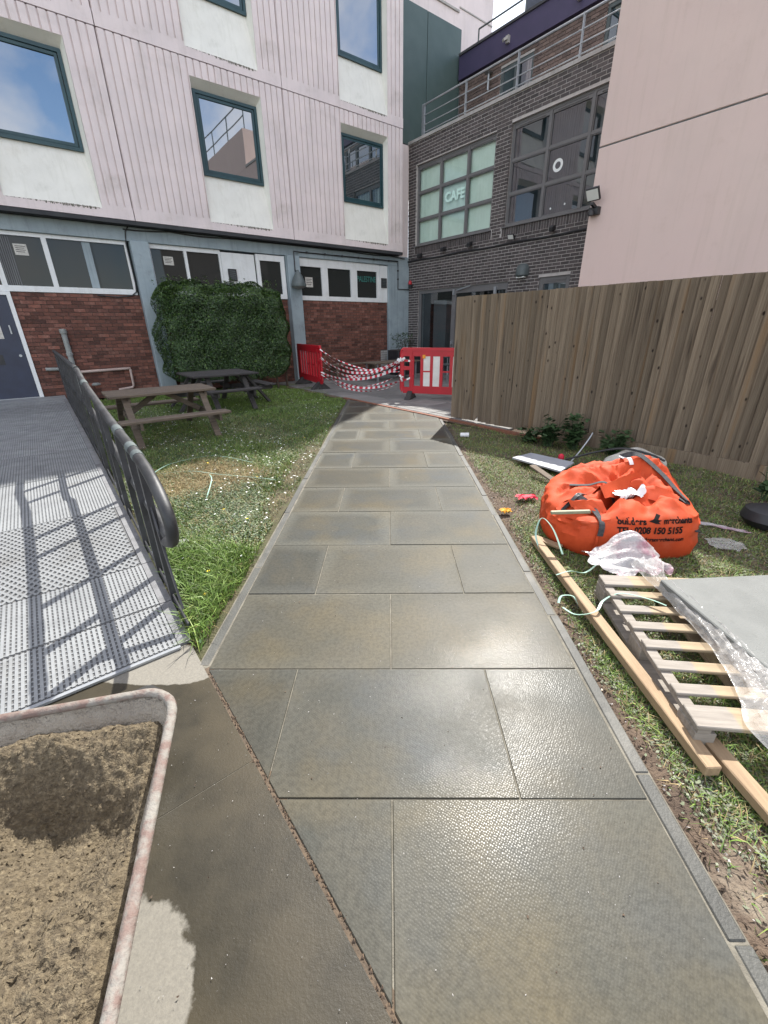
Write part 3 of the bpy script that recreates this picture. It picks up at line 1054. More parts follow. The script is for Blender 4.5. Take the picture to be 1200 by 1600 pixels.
def moss_mesh():
    rr = random.Random(5)
    mb = MB()
    x = 1.70
    while x < 3.25:
        w_ = rr.uniform(.012, .05)
        f = math.exp(-((x - 2.75) / .55) ** 2)
        h = rr.uniform(.006, .05) * (.15 + f)
        mb.add([(x, -.003, .168), (x + w_, -.003, .168), (x + w_ * rr.uniform(.5, .9), -.003, .168 - h), (x + w_ * rr.uniform(.1, .4), -.003, .168 - h * rr.uniform(.5, 1))], [(0, 3, 2, 1)])
        mb.add([(x, .002, .172), (x + w_, .002, .172), (x + w_ * .7, .012, .172 + h * .5), (x + w_ * .2, .012, .172 + h * .4)], [(0, 1, 2, 3)])
        x += w_ * rr.uniform(.8, 2.2 - f)
    return mb


mosm = moss_mesh().mesh('moss_fringe', mat('dark_moss', (0.10, 0.10, 0.07), (0.16, 0.15, 0.12), 20, 0.95))
im = infill_mesh().mesh('window_surround', M['cream'])
wx0, wx1, wz0, wz1, dd = 1.735, 3.22, 1.13, 2.685, 0.20
mb = MB()
for a, b, c, d in minus(wx0, wx1, wz0, wz1, [(wx0 + .06, wx1 - .06, wz0 + .06, wz1 - .06)]):
    mb.box(a, b, dd - 0.05, dd + 0.01, c, d)
fm = mb.mesh('window_frame', M['teal'])
mb = MB()
for a, b, c, d in minus(wx0 + .068, wx1 - .068, wz0 + .068, wz1 - .068, [(wx0 + .125, wx1 - .125, wz0 + .125, wz1 - .125)]):
    mb.box(a, b, dd - 0.032, dd + 0.005, c, d)
sm = mb.mesh('sash', M['teal'], bevel=0.006)
gm = MB().add([(wx0 + .12, dd - .012, wz0 + .12), (wx1 - .12, dd - .012, wz0 + .12), (wx1 - .12, dd - .012, wz1 - .12), (wx0 + .12, dd - .012, wz1 - .12)], [(0, 1, 2, 3)]).mesh('pane', M['glass'])
for zi, z0 in enumerate(SZ):
    for bx in BAYS:
        o = inst('concrete_panel', pm, OB, (bx, PW, z0))
        q = inst('window_surround', im, o, Vector(ORI[OB.name]))
        inst('moss_fringe', mosm, o, Vector(ORI[OB.name]))['kind'] = 'stuff'
        f_ = inst('window', fm, OB, (bx, PW, z0))
        s_ = inst('sash', sm, f_, Vector(ORI[OB.name]))
        inst('pane', gm, f_, Vector(ORI[OB.name]), rot=(random.uniform(-.006, .006), 0, random.uniform(-.006, .006)))
# soffit, beam
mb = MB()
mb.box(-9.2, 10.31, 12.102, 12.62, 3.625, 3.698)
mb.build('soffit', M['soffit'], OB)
mb = MB()
mb.box(-9.2, 10.79, 12.36, 12.6, 3.345, 3.62)
mb.build('beam', M['blue'], OB, bevel=0.008)
for a, b in ((-5.4, -5.02), (-1.51, -1.13), (2.37, 2.75), (6.22, 6.60)):
    MB().box(a, b, 12.22, 12.60, -0.05, 3.342).build('post', M['blue'], OB, bevel=0.012)
MB().box(9.90, 10.79, 12.33, 12.6, -0.05, 3.342).build('corner_pier', M['blue'], OB, bevel=0.01)
# upper return next to the brick wing
MB().box(10.312, 10.79, 12.40, 12.62, 3.63, 6.60).build('corner_panel', M['panel'], OB)


# ground floor windows
def win(panes, z0, z1, u0, u1, name='window', frame=M['white'], gl=M['glass_low'], y=12.42, zp=None, ft=0.05):
    """panes: list of (ua, ub); frame is one mesh, each pane a child"""
    mb = MB()
    zp0, zp1 = zp or (z0 + .08, z1 - .10)
    for a, b, c, d in minus(u0, u1, z0, z1, [(p[0], p[1], zp0, zp1) for p in panes]):
        mb.box(a, b, y, y + 0.06, c, d)
    f_ = mb.build(name, frame, OB)
    for p in panes:
        MB().add([(p[0] - .01, y + .045, zp0 - .01), (p[1] + .01, y + .045, zp0 - .01), (p[1] + .01, y + .045, zp1 + .01), (p[0] - .01, y + .045, zp1 + .01)], [(0, 1, 2, 3)]).build('pane', gl, f_)
    return f_


wA = win([(-1.05, -0.12), (-0.03, 0.74), (0.83, 1.63), (1.63, 2.27)], 2.26, 3.34, -1.12, 2.33, zp=(2.37, 3.27))
wB = win([(2.80, 3.54), (3.61, 4.39)], 2.26, 3.34, 2.752, 4.44, zp=(2.37, 3.25))
wC = win([(6.66, 7.40), (7.62, 8.45), (8.69, 9.48)], 2.25, 3.34, 6.602, 9.58, zp=(2.37, 3.13))
# open casement and white boards
mb = MB()
mb.box(4.445, 5.33, 12.41, 12.47, 2.26, 3.30)
mb.box(4.70, 5.10, 12.395, 12.41, 2.40, 3.15)
mb.build('infill_board', M['white'], OB)
mb = MB()
for a, b, c, d in minus(5.36, 6.19, 2.26, 3.32, [(5.46, 6.07, 2.38, 3.18)]):
    mb.box(a, b, 12.36, 12.42, c, d)
cas = mb.build('casement', M['white'], OB)
MB().add([(5.45, 12.40, 2.37), (6.08, 12.40, 2.37), (6.08, 12.40, 3.19), (5.45, 12.40, 3.19)], [(0, 1, 2, 3)]).build('pane', M['glass_low'], cas)
mb = MB()
mb.box(9.585, 9.895, 12.40, 12.46, 2.25, 3.32)
mb.build('infill_board', M['white'], OB)


def fan(u, z, y):
    mb = MB()
    mb.box(u - .11, u + .11, y - .03, y, z - .14, z + .14)
    f_ = mb.build('extractor_fan', M['black'], OB)
    mb = MB()
    for i in range(5):
        mb.box(u - .08, u + .08, y - .042, y - .03, z - .10 + i * .045, z - .08 + i * .045)
    mb.build('fan_louvre', M['lampg'], f_)


fan(4.68, 2.79, 12.395)
fan(9.74, 2.82, 12.40)
# notices in the windows
for u, z, w_, h_ in ((0.36, 3.03, .22, .20), (3.17, 3.02, .22, .18), (6.98, 2.73, .24, .26)):
    q = MB().box(u - w_ / 2, u + w_ / 2, 12.452, 12.456, z - h_ / 2, z + h_ / 2).build('notice', M['paper'], OB)
    mb = MB()
    for i in range(4):
        mb.box(u - w_ * .38, u + w_ * (.38 - .1 * (i % 2)), 12.4505, 12.452, z + h_ * (.28 - .17 * i), z + h_ * (.33 - .17 * i))
    mb.build('print', M['ink'], q)
# hung lettering in the right window
vs, fs = text_mesh('PALESTINE', 0.22, 1.0, 0.004)
mb = MB()
wid = max(v[0] for v in vs) - min(v[0] for v in vs)
k = 0.74 / wid
mb.add([(9.08 + v[0] * k, 12.455, 2.90 + v[1]) for v in vs], fs)
mb.build('window_lettering', mat('green_lettering', (0.03, 0.16, 0.14), rough=0.7), OB, label='green letters reading PALESTINE in the right-hand window')
# an inner column and curtain seen through the left window
MB().box(1.45, 1.60, 12.456, 12.462, 2.38, 3.26).build('window_jamb', M['blue'], OB)
mb = MB()
for i in range(7):
    mb.box(-0.02 + i * .035, 0.0 + i * .035, 12.452, 12.46 , 2.38, 3.26)
mb.build('curtain', mat('grey_curtain', (0.16, 0.165, 0.17), (0.1, 0.1, 0.11), 5, 0.9, stretch=(6, 6, 0.4)), OB)

# red brick panels with real bricks
BL, BHT, CR = 0.215, 0.065, 0.0763
bm_full = MB().box(0, BL, 0, 0.05, 0, BHT).mesh('brick', M['brick'])
bm_half = MB().box(0, 0.1025, 0, 0.05, 0, BHT).mesh('brick', M['brick'])


def lay(u0, u1, z0, z1, holes, L=BL, H=BHT, j=0.010, cr=CR):
    out = []
    nrow = int(round((z1 - z0) / cr))
    for r in range(nrow):
        z = z0 + r * (z1 - z0) / nrow
        x = u0 - (0.1125 if r % 2 else 0)
        while x < u1 - 0.01:
            segs = [(max(x, u0), min(x + L, u1))]
            for h in holes:
                if z < h[3] and z + H > h[2]:
                    ns = []
                    for a, b in segs:
                        if h[1] <= a or h[0] >= b: ns.append((a, b)); continue
                        if a < h[0]: ns.append((a, h[0]))
                        if b > h[1]: ns.append((h[1], b))
                    segs = ns
            out += [(a, b, z) for a, b in segs if b - a > 0.02]
            x += L + j
    return out


panels = [(-0.04, 2.369, 0.0, 2.255), (2.752, 6.218, 0.0, 2.255), (6.602, 9.897, 0.0, 2.245), (-5.0, -1.16, 0, 2.255)]
allb = []
for a, b, c, d in panels:
    MB().box(a, b, 12.446, 12.60, c, d + .004).build('mortar_bed', M['mortar'], OB)
    allb += [(x0, x1, z) for x0, x1, z in lay(a + .004, b - .004, c, d, [(9.60, 9.9, -1, 0.75)] if a > 6 else [])]


def vis(b):
    u = (b[0] + b[1]) / 2
    if 2.75 < u < 6.0 or u < -.1 or b[2] < 0.35 or u > 9.6: return 1e6
    return (u * u + 12.4 ** 2) + (b[2] - 1.5) ** 2


allb.sort(key=vis)
mass = MB()
for i, (x0, x1, z) in enumerate(allb):
    pr = random.uniform(-0.004, 0.003)
    if i < 300 and abs(x1 - x0 - BL) < 1e-6:
        inst('brick', bm_full, OB, (x0, 12.432 + pr, z))
    else:
        mass.box(x0, x1, 12.432 + pr, 12.48, z, z + BHT)
mass.build('brickwork', M['bricks'], OB, kind='stuff')
# pale patch of painted bricks near the corner
mb = MB()
for x0, x1, z in lay(9.60, 9.893, 0, 0.75, []):
    mb.box(x0, x1, 12.430, 12.48, z, z + BHT)
mb.build('whitewashed_brickwork', M['coping'], OB, kind='stuff')

# door at the head of the ramp
DT = 0.15
mb = MB()
for a, b, c, d in minus(-1.16, -0.04, DT - .1, 2.255, [(-1.09, -0.115, DT, 2.19)]):
    mb.box(a, b, 12.40, 12.47, c, d)
dfr = mb.build('door_frame', M['white'], OB)
door = MB().box(-1.085, -0.12, 12.425, 12.465, DT + .005, 2.185).build('door', M['navy'], OB)
MB().box(-0.86, -0.50, 12.418, 12.425, 0.85, 1.05).build('letter_plate', M['black'], door)
MB().tube([(-0.21, 12.40, 1.02), (-0.21, 12.425, 1.02)], 0.028, 12).build('door_knob', M['steel'], door)
MB().obox((-0.235, 12.405, 1.45), (-0.235, 12.405, 1.62), 0.025, 0.02, (0, 1, 0)).build('pull_handle', M['steel'], door)
MB().box(-0.62, -0.38, 12.419, 12.4245, 1.36, 1.62).build('notice', M['paper'], door)
MB().box(-1.16, -0.04, 12.34, 12.46, DT - .1, DT - 0.004).build('threshold', M['steel'], OB)

# pipes on the brick
mb = MB()
mb.tube([(0.66, 12.37, 0.15), (0.66, 12.37, 1.50)], 0.055, 12)
mb.lathe([(0.056, 0), (0.07, 0.005), (0.07, 0.09), (0.05, 0.1)], (0.66, 12.37, 1.44), 14)
mb.lathe([(0.056, 0), (0.065, 0.005), (0.065, 0.06), (0.056, 0.07)], (0.66, 12.37, 0.98), 14)
mb.build('soil_pipe', M['pipe'], OB, smooth=35)
mb = MB()
mb.tube([(0.14, 12.38, 0.72), (0.62, 12.38, 0.70)], 0.035, 10)
mb.build('waste_pipe', M['pipe'], OB, smooth=35)
mb = MB()
mb.tube([(0.72, 12.37, 0.62), (1.74, 12.37, 0.64), (1.78, 12.40, 0.64), (1.78, 12.45, 0.64)], 0.032, 10)
mb.build('waste_pipe', M['pipep'], OB, smooth=35)
mb = MB()
mb.tube([(1.44, 12.34, 0.17), (1.74, 12.35, 0.20), (1.78, 12.37, 0.24), (1.79, 12.38, 0.62)], 0.028, 10)
mb.build('waste_pipe', M['pipep'], OB, smooth=35)
mb = MB()
mb.lathe([(0.02, 0), (0.09, 0.0), (0.09, 0.03), (0.05, 0.05)], (1.0, 12.30, 0.32), 16)
mb.build('gully_cover', M['pipe'], OB)
# cables: along the soffit, down beside post, black conduit to the lamp
mb = MB()
pts = []
for i in range(60):
    u = 2.3 + i / 59 * 8.3
    pts.append((u, 12.34, 3.64 - 0.03 - 0.05 * abs(math.sin(u * 1.9)) * (0.5 + .5 * math.sin(u * .7))))
mb.tube(pts, 0.014, 6)
mb.tube([(2.42, 12.33, 3.63), (2.34, 12.335, 3.52), (2.31, 12.38, 3.3), (2.33, 12.40, 2.5), (2.31, 12.405, 2.32), (2.2, 12.41, 2.24), (1.9, 12.415, 2.20), (1.5, 12.415, 2.23)], 0.014, 6)
mb.build('cable', M['black'], OB)
mb = MB()
mb.tube([(6.42, 12.20, 2.95), (6.42, 12.20, 3.44)], 0.016, 8)
mb.tube([(6.42, 12.20, 3.44), (6.7, 12.34, 3.46), (10.28, 12.31, 3.47), (10.28, 12.31, 2.66), (10.78, 12.31, 2.66)], 0.016, 8)
for u in (6.9, 7.5, 8.1, 8.7, 9.3, 9.9):
    mb.lathe([(0.02, -.025), (0.034, -.02), (0.034, .02), (0.02, .025)], (u, 12.325, 3.465), 10)
for z in (3.2, 2.95):
    mb.lathe([(0.02, -.025), (0.03, -.02), (0.03, .02), (0.02, .025)], (10.28, 12.31, z), 10)
mb.build('conduit', M['black'], OB)

L1 = thing('wall_lamp', 'grey bell-shaped lamp hanging on the blue post beside the hedge', 'lamp', (6.42, 12.14, 2.60), 'B')
mb = MB()
mb.lathe([(0.205, 0), (0.215, 0.03), (0.19, 0.12), (0.12, 0.27), (0.045, 0.38), (0.03, 0.42), (0.0, 0.42)], (6.42, 12.06, 2.56), 24)
mb.build('lamp_shade', M['lampg'], L1, smooth=40)
mb = MB()
mb.lathe([(0.0, -.05), (0.13, -0.03), (0.18, 0.0), (0.18, 0.004)], (6.42, 12.06, 2.56), 20)
mb.build('diffuser', M['pipe'], L1, smooth=40)
MB().obox((6.42, 12.06, 2.93), (6.42, 12.21, 2.97), 0.03, 0.03).build('bracket', M['black'], L1)

# ================================================================== BRICK WING (u = 10.8)
BU = 10.80
BB = thing('brick_wing', 'dark brick building with grey gridded windows and a railed roof terrace', 'building', (BU, 8.5, 0), 'B')
holes = [(8.98, 12.04, 3.90, 6.03), (4.6, 8.53, 3.90, 6.07), (8.20, 11.87, -0.1, 2.60), (6.38, 7.25, 1.85, 2.61)]
mb = MB()
for a, b, c, d in minus(4.0, 12.40, 0.0, 6.60, holes):
    mb.box(BU - 0.004, BU + 0.28, a, b, c, d)
mb.build('wall', M['lmortar'], BB)
# rooms behind
mb = MB()
mb.box(BU + 1.6, BU + 1.62, 4.0, 12.4, 0, 6.6)
mb.box(BU + 0.3, 13.2, 12.40, 12.44, 0, 6.45)
mb.box(BU + 0.3, 13.2, 3.96, 4.0, 0, 6.45)
mb.box(BU + 0.3, 16, 4.0, 12.39, 3.2, 3.5)
mb.box(BU + 0.3, 13.4, 4.0, 12.39, 6.45, 6.59)
mb.build('rooms', M['interior'], BB)
bl = lay(4.3, 12.395, 0.0, 6.595, holes + [(8.9, 12.1, 3.67, 3.9), (4.5, 8.6, 3.67, 3.9)], cr=0.0763, j=0.013, H=0.0625)
bd_full = MB().box(-0.010, 0.05, 0, BL, 0, 0.0625).mesh('brick', M['dbrick'])


def visb(b):
    w = (b[0] + b[1]) / 2
    z = b[2]
    if w < 5.9 or (w < 10.2 and z < 2.75): return 1e6
    return BU ** 2 + w * w + (z - 1.5) ** 2


bl.sort(key=visb)
mass = MB()
n_ = 0
for (a, b, z) in bl:
    pr = random.uniform(-.003, .003)
    if n_ < 300 and abs(b - a - BL) < 1e-6:
        inst('brick', bd_full, BB, (BU + pr, a, z))
        n_ += 1
    else:
        mass.box(BU - 0.010 + pr, BU + 0.05, a, b, z, z + 0.0625)
# soldier course under the sills
for a, b in ((8.93, 12.09), (4.6, 8.58)):
    x = a
    while x < b - .05:
        mass.box(BU - 0.012, BU + 0.05, x, min(x + .0625, b), 3.675, 3.868)
        x += 0.075
mass.build('brickwork', M['dbricks'], BB, kind='stuff')


def grid_window(w0, w1, z0, z1, mull, trans, name, blind=None, gl=None):
    mb = MB()
    y0, y1 = BU + 0.06, BU + 0.13
    f = 0.055
    for a, b, c, d in minus(w0, w1, z0, z1, [(w0 + f, w1 - f, z0 + f, z1 - f)]):
        mb.box(y0, y1, a, b, c, d)
    fr = mb.build('window', M['greyframe'], BB)
    for m_ in mull:
        MB().box(y0 - 0.012, y1, m_ - .032, m_ + .032, z0 + f, z1 - f).build('mullion', M['greyframe'], fr)
    cols = [w0 + f] + sorted(mull) + [w1 - f]
    for ci in range(len(cols) - 1):
        a = cols[ci] + (.032 if ci else 0)
        b = cols[ci + 1] - (.032 if ci < len(cols) - 2 else 0)
        for t_ in trans:
            MB().box(y0 - .006, y1, a, b, t_ - .025, t_ + .025).build('transom', M['greyframe'], fr)
        zz = [z0 + f] + list(trans) + [z1 - f]
        for k in range(len(zz) - 1):
            c = zz[k] + (.025 if k else 0)
            d = zz[k + 1] - (.025 if k < len(zz) - 2 else 0)
            top = k == len(zz) - 2
            mb = MB()
            e = 0.022
            for r in minus(a + .004, b - .004, c + .004, d - .004, [(a + e, b - e, c + e, d - e - (.05 if top else 0))]):
                mb.box(y0 + .004, y1 - .02, *r)
            if top:
                mb.box(y0 - .012, y0 + .004, a + .12, b - .12, d - .048, d - .03)
            mb.build('sash', M['greyframe'], fr)
            MB().add([(y0 + .03, a + .02, c + .02), (y0 + .03, b - .02, c + .02), (y0 + .03, b - .02, d - .02), (y0 + .03, a + .02, d - .02)], [(0, 3, 2, 1)]).build('pane', gl, fr)
    if blind:
        mt_, pitch_, sw, y = blind
        mb = MB()
        x = w0 + .02
        while x < w1 - .02:
            t = random.uniform(-.15, .15) + 0.35
            mb.obox((y, x, z0), (y, x, z1), sw, 0.004, (math.cos(t), math.sin(t), 0))
            x += pitch_
        mb.build('vertical_blind', mt_, fr, kind='stuff')
    MB().box(BU - 0.06, BU + 0.06, w0 - .04, w1 + .04, z0 - .032, z0 - 0.002).build('sill', M['greyframe'], fr)
    return fr


W1 = grid_window(8.98, 12.04, 3.90, 6.03, [9.96, 11.02], [4.61, 5.32], 'w1', (M['blind'], 0.085, 0.095, BU + 0.17), M['glass_see'])
W2 = grid_window(4.6, 8.53, 3.90, 6.07, [5.42, 6.45, 7.47], [4.61, 5.31], 'w2', (M['blindd'], 0.10, 0.085, BU + 0.30), M['glass_see2'])
vs, fs = text_mesh('CAFE', 0.33, 1.0, 0.012)
mb = MB()
mb.add([(BU + 0.085, 10.46 - v[0], 4.98 + v[1]) for v in vs], [tuple(f) for f in fs])
mb.build('window_lettering', mat('pale_green_lettering', (0.62, 0.85, 0.76), rough=0.6), W1, label='pale letters reading CAFE on the middle pane')
k = 28
mb = MB()
STK = mat('white_sticker', (0.8, 0.82, 0.8), rough=0.6)
mb.add([(BU + .085, 7.16 - r * math.cos(2 * math.pi * i / k), 4.93 + r * math.sin(2 * math.pi * i / k)) for r in (.07, .13) for i in range(k)], [(i, (i + 1) % k, k + (i + 1) % k, k + i) for i in range(k)])
mb.build('window_sticker', STK, W2, label='white ring sticker on a pane')
for w_, z_ in ((7.22, 3.99 + .1), (6.85, 4.02 + .1)):
    mb = MB().add([(BU + .085, w_ + .025 * math.cos(a), z_ + .025 * math.sin(a)) for a in (0, 1.26, 2.51, 3.77, 5.03)], [(0, 1, 2, 3, 4)])
    mb.build('window_sticker', STK, W2, label='tiny white dot sticker on a pane')
# ground floor glazed doors and small window
mb = MB()
for a, b, c, d in minus(8.20, 11.87, 0.0, 2.60, [(8.30, 10.17, 0.05, 2.42), (10.33, 11.77, 0.05, 2.50)]):
    mb.box(BU + 0.04, BU + 0.12, a, b, c, d)
gd = mb.build('glazed_door', M['greyframe'], BB)
MB().add([(BU + .08, 10.31, 0.03), (BU + .08, 11.79, 0.03), (BU + .08, 11.79, 2.52), (BU + .08, 10.31, 2.52)], [(0, 3, 2, 1)]).build('pane', M['glass_see2'], gd)
MB().add([(BU + .08, 8.28, 0.03), (BU + .08, 10.19, 0.03), (BU + .08, 10.19, 2.44), (BU + .08, 8.28, 2.44)], [(0, 3, 2, 1)]).build('pane', M['glass_see2'], gd)
mb = MB()
mb.obox((BU + .0, 10.1, 2.50), (BU - .10, 9.5, 2.58), 0.03, 0.035)
mb.build('door_closer', M['steel'], gd)
for q in ((8.6, 8.68, 2.3, 2.5), (10.22, 10.27, 2.38, 2.54), (10.22, 10.27, 0.95, 1.05)):
    MB().box(BU - .01, BU + .04, *q).build('hinge', M['steel'], gd)
mb = MB()
mb.box(BU + .5, BU + 1.58, 11.0, 11.6, 0.02, 2.3)
mb.build('inner_wall', mat('pale_inner_wall', (0.32, 0.36, 0.36), rough=0.8), BB)
mb = MB()
for a, b, c, d in minus(6.38, 7.25, 1.85, 2.61, [(6.50, 7.13, 1.95, 2.46)]):
    mb.box(BU + .04, BU + .12, a, b, c, d)
mb.box(BU + .02, BU + .04, 6.5, 7.13, 2.52, 2.55)
sw = mb.build('window', M['greyframe'], BB)
MB().add([(BU + .08, 6.49, 1.9), (BU + .08, 7.14, 1.9), (BU + .08, 7.14, 2.48), (BU + .08, 6.49, 2.48)], [(0, 3, 2, 1)]).build('pane', M['glass'], sw)
# dark pipe band, coping
mb = MB()
pts = [(BU - .035, 12.38 - i * .4, 3.49 + 0.012 * math.sin(i * 1.3)) for i in range(20)]
mb.tube(pts, 0.026, 6)
mb.build('cable_duct', M['black'], BB)
mb = MB()
x = 4.0
while x < 12.35:
    mb.box(BU - .05, BU + .32, x, min(x + .596, 12.395), 6.602, 6.675)
    x += .6
mb.build('coping', M['coping'], BB)
# terrace railing
rl = MB()
RT = [7.44, 7.20, 6.98, 6.80]
for i, z in enumerate(RT):
    rl.tube([(BU + .12, 11.90, z), (BU + .12, 4.2, z)], 0.024 if i == 0 else 0.014, 8)
rl.build('guard_rail', M['steel'], BB, smooth=50)
pp = MB().box(-.03, .03, -.011, .011, 0, .80).mesh('rail_post', M['steel'])
for w_ in (11.86, 11.93, 10.24, 8.59, 6.98, 5.4):
    inst('rail_post', pp, BB, (BU + .12, w_, 6.66))
# set back upper storey
SU = 13.0
mb = MB()
uh = [(9.72, 10.85, 6.6, 8.40), (4.4, 7.72, 7.0, 8.5)]
for a, b, c, d in minus(4.0, 12.45, 6.6, 8.62, uh):
    mb.box(SU + .012, SU + .3, a, b, c, d)
mb.box(SU + .9, SU + .92, 4.0, 12.45, 6.6, 8.62)
mb.build('upper_wall', M['lmortar'], BB)
mass = MB()
for a, b, z in lay(4.2, 12.44, 6.605, 8.615, uh):
    pr = random.uniform(-.003, .003)
    mass.box(SU - .008 + pr, SU + .05, a, b, z, z + BHT)
mass.build('upper_brickwork', M['bbricks'], BB, kind='stuff')
for (a0, b0, c0, d0), mull in ((uh[0], [10.3]), (uh[1], [6.95, 6.0, 5.2])):
    mb = MB()
    cuts, xs = [], [a0] + sorted(mull) + [b0]
    for p_, q_ in zip(xs, xs[1:]):
        cuts.append((p_ + .07, q_ - .07, c0 + .08, c0 + (d0 - c0) * .45 - .04))
        cuts.append((p_ + .07, q_ - .07, c0 + (d0 - c0) * .45 + .04, d0 - .08))
    for r in minus(a0, b0, c0, d0, cuts):
        mb.box(SU + .03, SU + .1, *r)
    fr = mb.build('window', M['lampg'], BB)
    for r in cuts:
        MB().add([(SU + .07, r[0] - .01, r[2] - .01), (SU + .07, r[1] + .01, r[2] - .01), (SU + .07, r[1] + .01, r[3] + .01), (SU + .07, r[0] - .01, r[3] + .01)], [(0, 3, 2, 1)]).build('pane', M['glass'], fr)
MB().box(SU - .12, SU + .3, 4.0, 12.44, 8.622, 9.19).build('fascia', M['purple'], BB)
MB().box(SU - .16, 17.5, 4.0, 12.44, 9.192, 9.25).build('roof', M['roof'], BB)
MB().box(SU + .31, 17.5, 4.0, 12.44, 6.6, 9.19).build('upper_body', M['lmortar'], BB)
rl = MB()
for z in (9.58,):
    rl.tube([(SU - .05, 11.75, z), (SU - .05, 4.2, z)], 0.022, 8)
rl.tube([(SU - .05, 11.75, 9.58), (SU - .05, 11.75, 9.25)], 0.022, 8)
for w_ in (10.1, 8.5, 6.9, 5.3):
    rl.tube([(SU - .05, w_, 9.25), (SU - .05, w_, 9.80)], 0.022, 8)
rl.build('roof_rail', M['lampg'], BB)
mb = MB()
for w_ in (10.55, 8.4):
    mb.box(SU - .20, SU - .12, w_ - .05, w_ + .05, 8.8, 8.96)
    mb.obox((SU - .2, w_, 8.9), (SU - .3, w_ + .05, 8.84), .09, .06)
mb.build('spotlight', M['coping'], BB)
mb = MB()
mb.tube([(SU - .12, 11.2, 8.0), (SU - .12, 11.2, 8.38)], 0.03, 8)
mb.lathe([(0.03, 0), (0.13, 0.02), (0.02, .06)], (SU - .12, 11.2, 8.38), 12)
mb.build('terrace_light', M['steel'], BB)

# wall fittings (things of their own)
L2 = thing('bulkhead_lamp', 'dark domed bulkhead lamp on the dark brick above the fence', 'lamp', (BU, 7.75, 2.68), 'B')
mb = MB()
pr = [(0.0, 0.18), (0.09, 0.165), (0.16, 0.11), (0.185, 0.03), (0.185, -0.10), (0.14, -0.14), (0.0, -0.14)]
vs, fs = [], []
k = 18
for i, (r, z) in enumerate(pr):
    vs += [(BU - .012 - abs(r) * max(0, math.sin(math.pi * j / (k - 1))) * 1.0, 7.75 - r * math.cos(math.pi * j / (k - 1)), 2.80 + z) for j in range(k)]
fs = [(i * k + j, i * k + j + 1, (i + 1) * k + j + 1, (i + 1) * k + j) for i in range(len(pr) - 1) for j in range(k - 1)]
mb.add(vs, fs)
mb.build('hood', M['lampg'], L2, smooth=40)
MB().box(BU - .13, BU - .012, 7.63, 7.87, 2.64, 2.67).build('diffuser', M['lens'], L2)
L3 = thing('floodlight', 'small floodlight with a bright glass face on dark brick under the windows', 'lamp', (BU, 8.13, 3.58), 'B')
MB().obox((BU - .16, 8.03, 3.60), (BU - .16, 8.23, 3.62), 0.03, 0.13, (-.5, 0, .8)).build('housing', M['black'], L3)
MB().obox((BU - .178, 8.05, 3.593), (BU - .178, 8.21, 3.611), 0.012, 0.10, (-.5, 0, .8)).build('glass_face', M['lens'], L3)
MB().obox((BU - .01, 8.13, 3.62), (BU - .14, 8.13, 3.62), 0.04, 0.04).build('bracket', M['black'], L3)
cams = []
for w_, z_, lb in ((11.74, 3.62, 'small dark spotlight at the left end of the dark brick wall'), (10.68, 3.67, 'small dark spotlight below the CAFE pane on the dark brick'),
                   (9.63, 3.66, 'small dark spotlight below the right end of the cafe window'), (7.0, 3.65, 'small dark spotlight on brick nearest the pink wall')):
    t_ = thing('spotlight', lb, 'lamp', (BU, w_, z_ - .06), 'B', 'dark spotlights along the brick wall')
    mb = MB()
    mb.obox((BU - .04, w_, z_), (BU - .2, w_ - .05, z_ - .05), .11, .11)
    mb.build('lamp_head', M['black'], t_, bevel=.02)
    MB().box(BU - .045, BU - .012, w_ - .05, w_ + .05, z_ - .05, z_ + .05).build('bracket', M['black'], t_)
al = thing('alarm_beacon', 'small red alarm sounder in the corner beside the black conduit', 'alarm', (BU - .05, 12.2, 2.8), 'B')
MB().lathe([(0.0, 0), (.055, .005), (.06, .06), (.04, .12), (0, .13)], (BU - .075, 12.2, 2.80), 14).build('beacon', M['red'], al, smooth=40)
MB().box(BU - .09, BU - .012, 12.14, 12.26, 2.70, 2.80).build('base', M['black'], al)

# ================================================================== TOWER BLOCK behind the corner
TB = thing('tower_block', 'pink rendered tall block with dark green cladding above the roof terrace', 'building', (12.4, 12.6, 0), 'B')
MB().box(10.33, 14.55, 12.64, 24, 6.5, 11.4).build('wall', M['panel'], TB)
MB().box(10.33, 13.85, 12.64, 24, 11.402, 15.6).build('upper_wall', M['panel'], TB)  # out-of-view upper part, made narrower so its shadow clears the far path
mb = MB()
for a, b in ((10.33, 11.56), (11.58, 13.0)):
    MB().box(a, b, 12.50, 12.638, 6.66, 9.86).build('cladding_panel', M['green'], TB, bevel=.004)
MB().box(10.33, 13.0, 12.46, 12.638, 6.5, 6.655).build('cladding_base', M['soffit'], TB)
mb = MB()
mb.box(10.33, 12.98, 12.60, 12.638, 10.28, 10.33)
mb.box(13.0, 14.56, 12.62, 12.638, 10.40, 10.43)
mb.build('render_joint', M['coping'], TB)

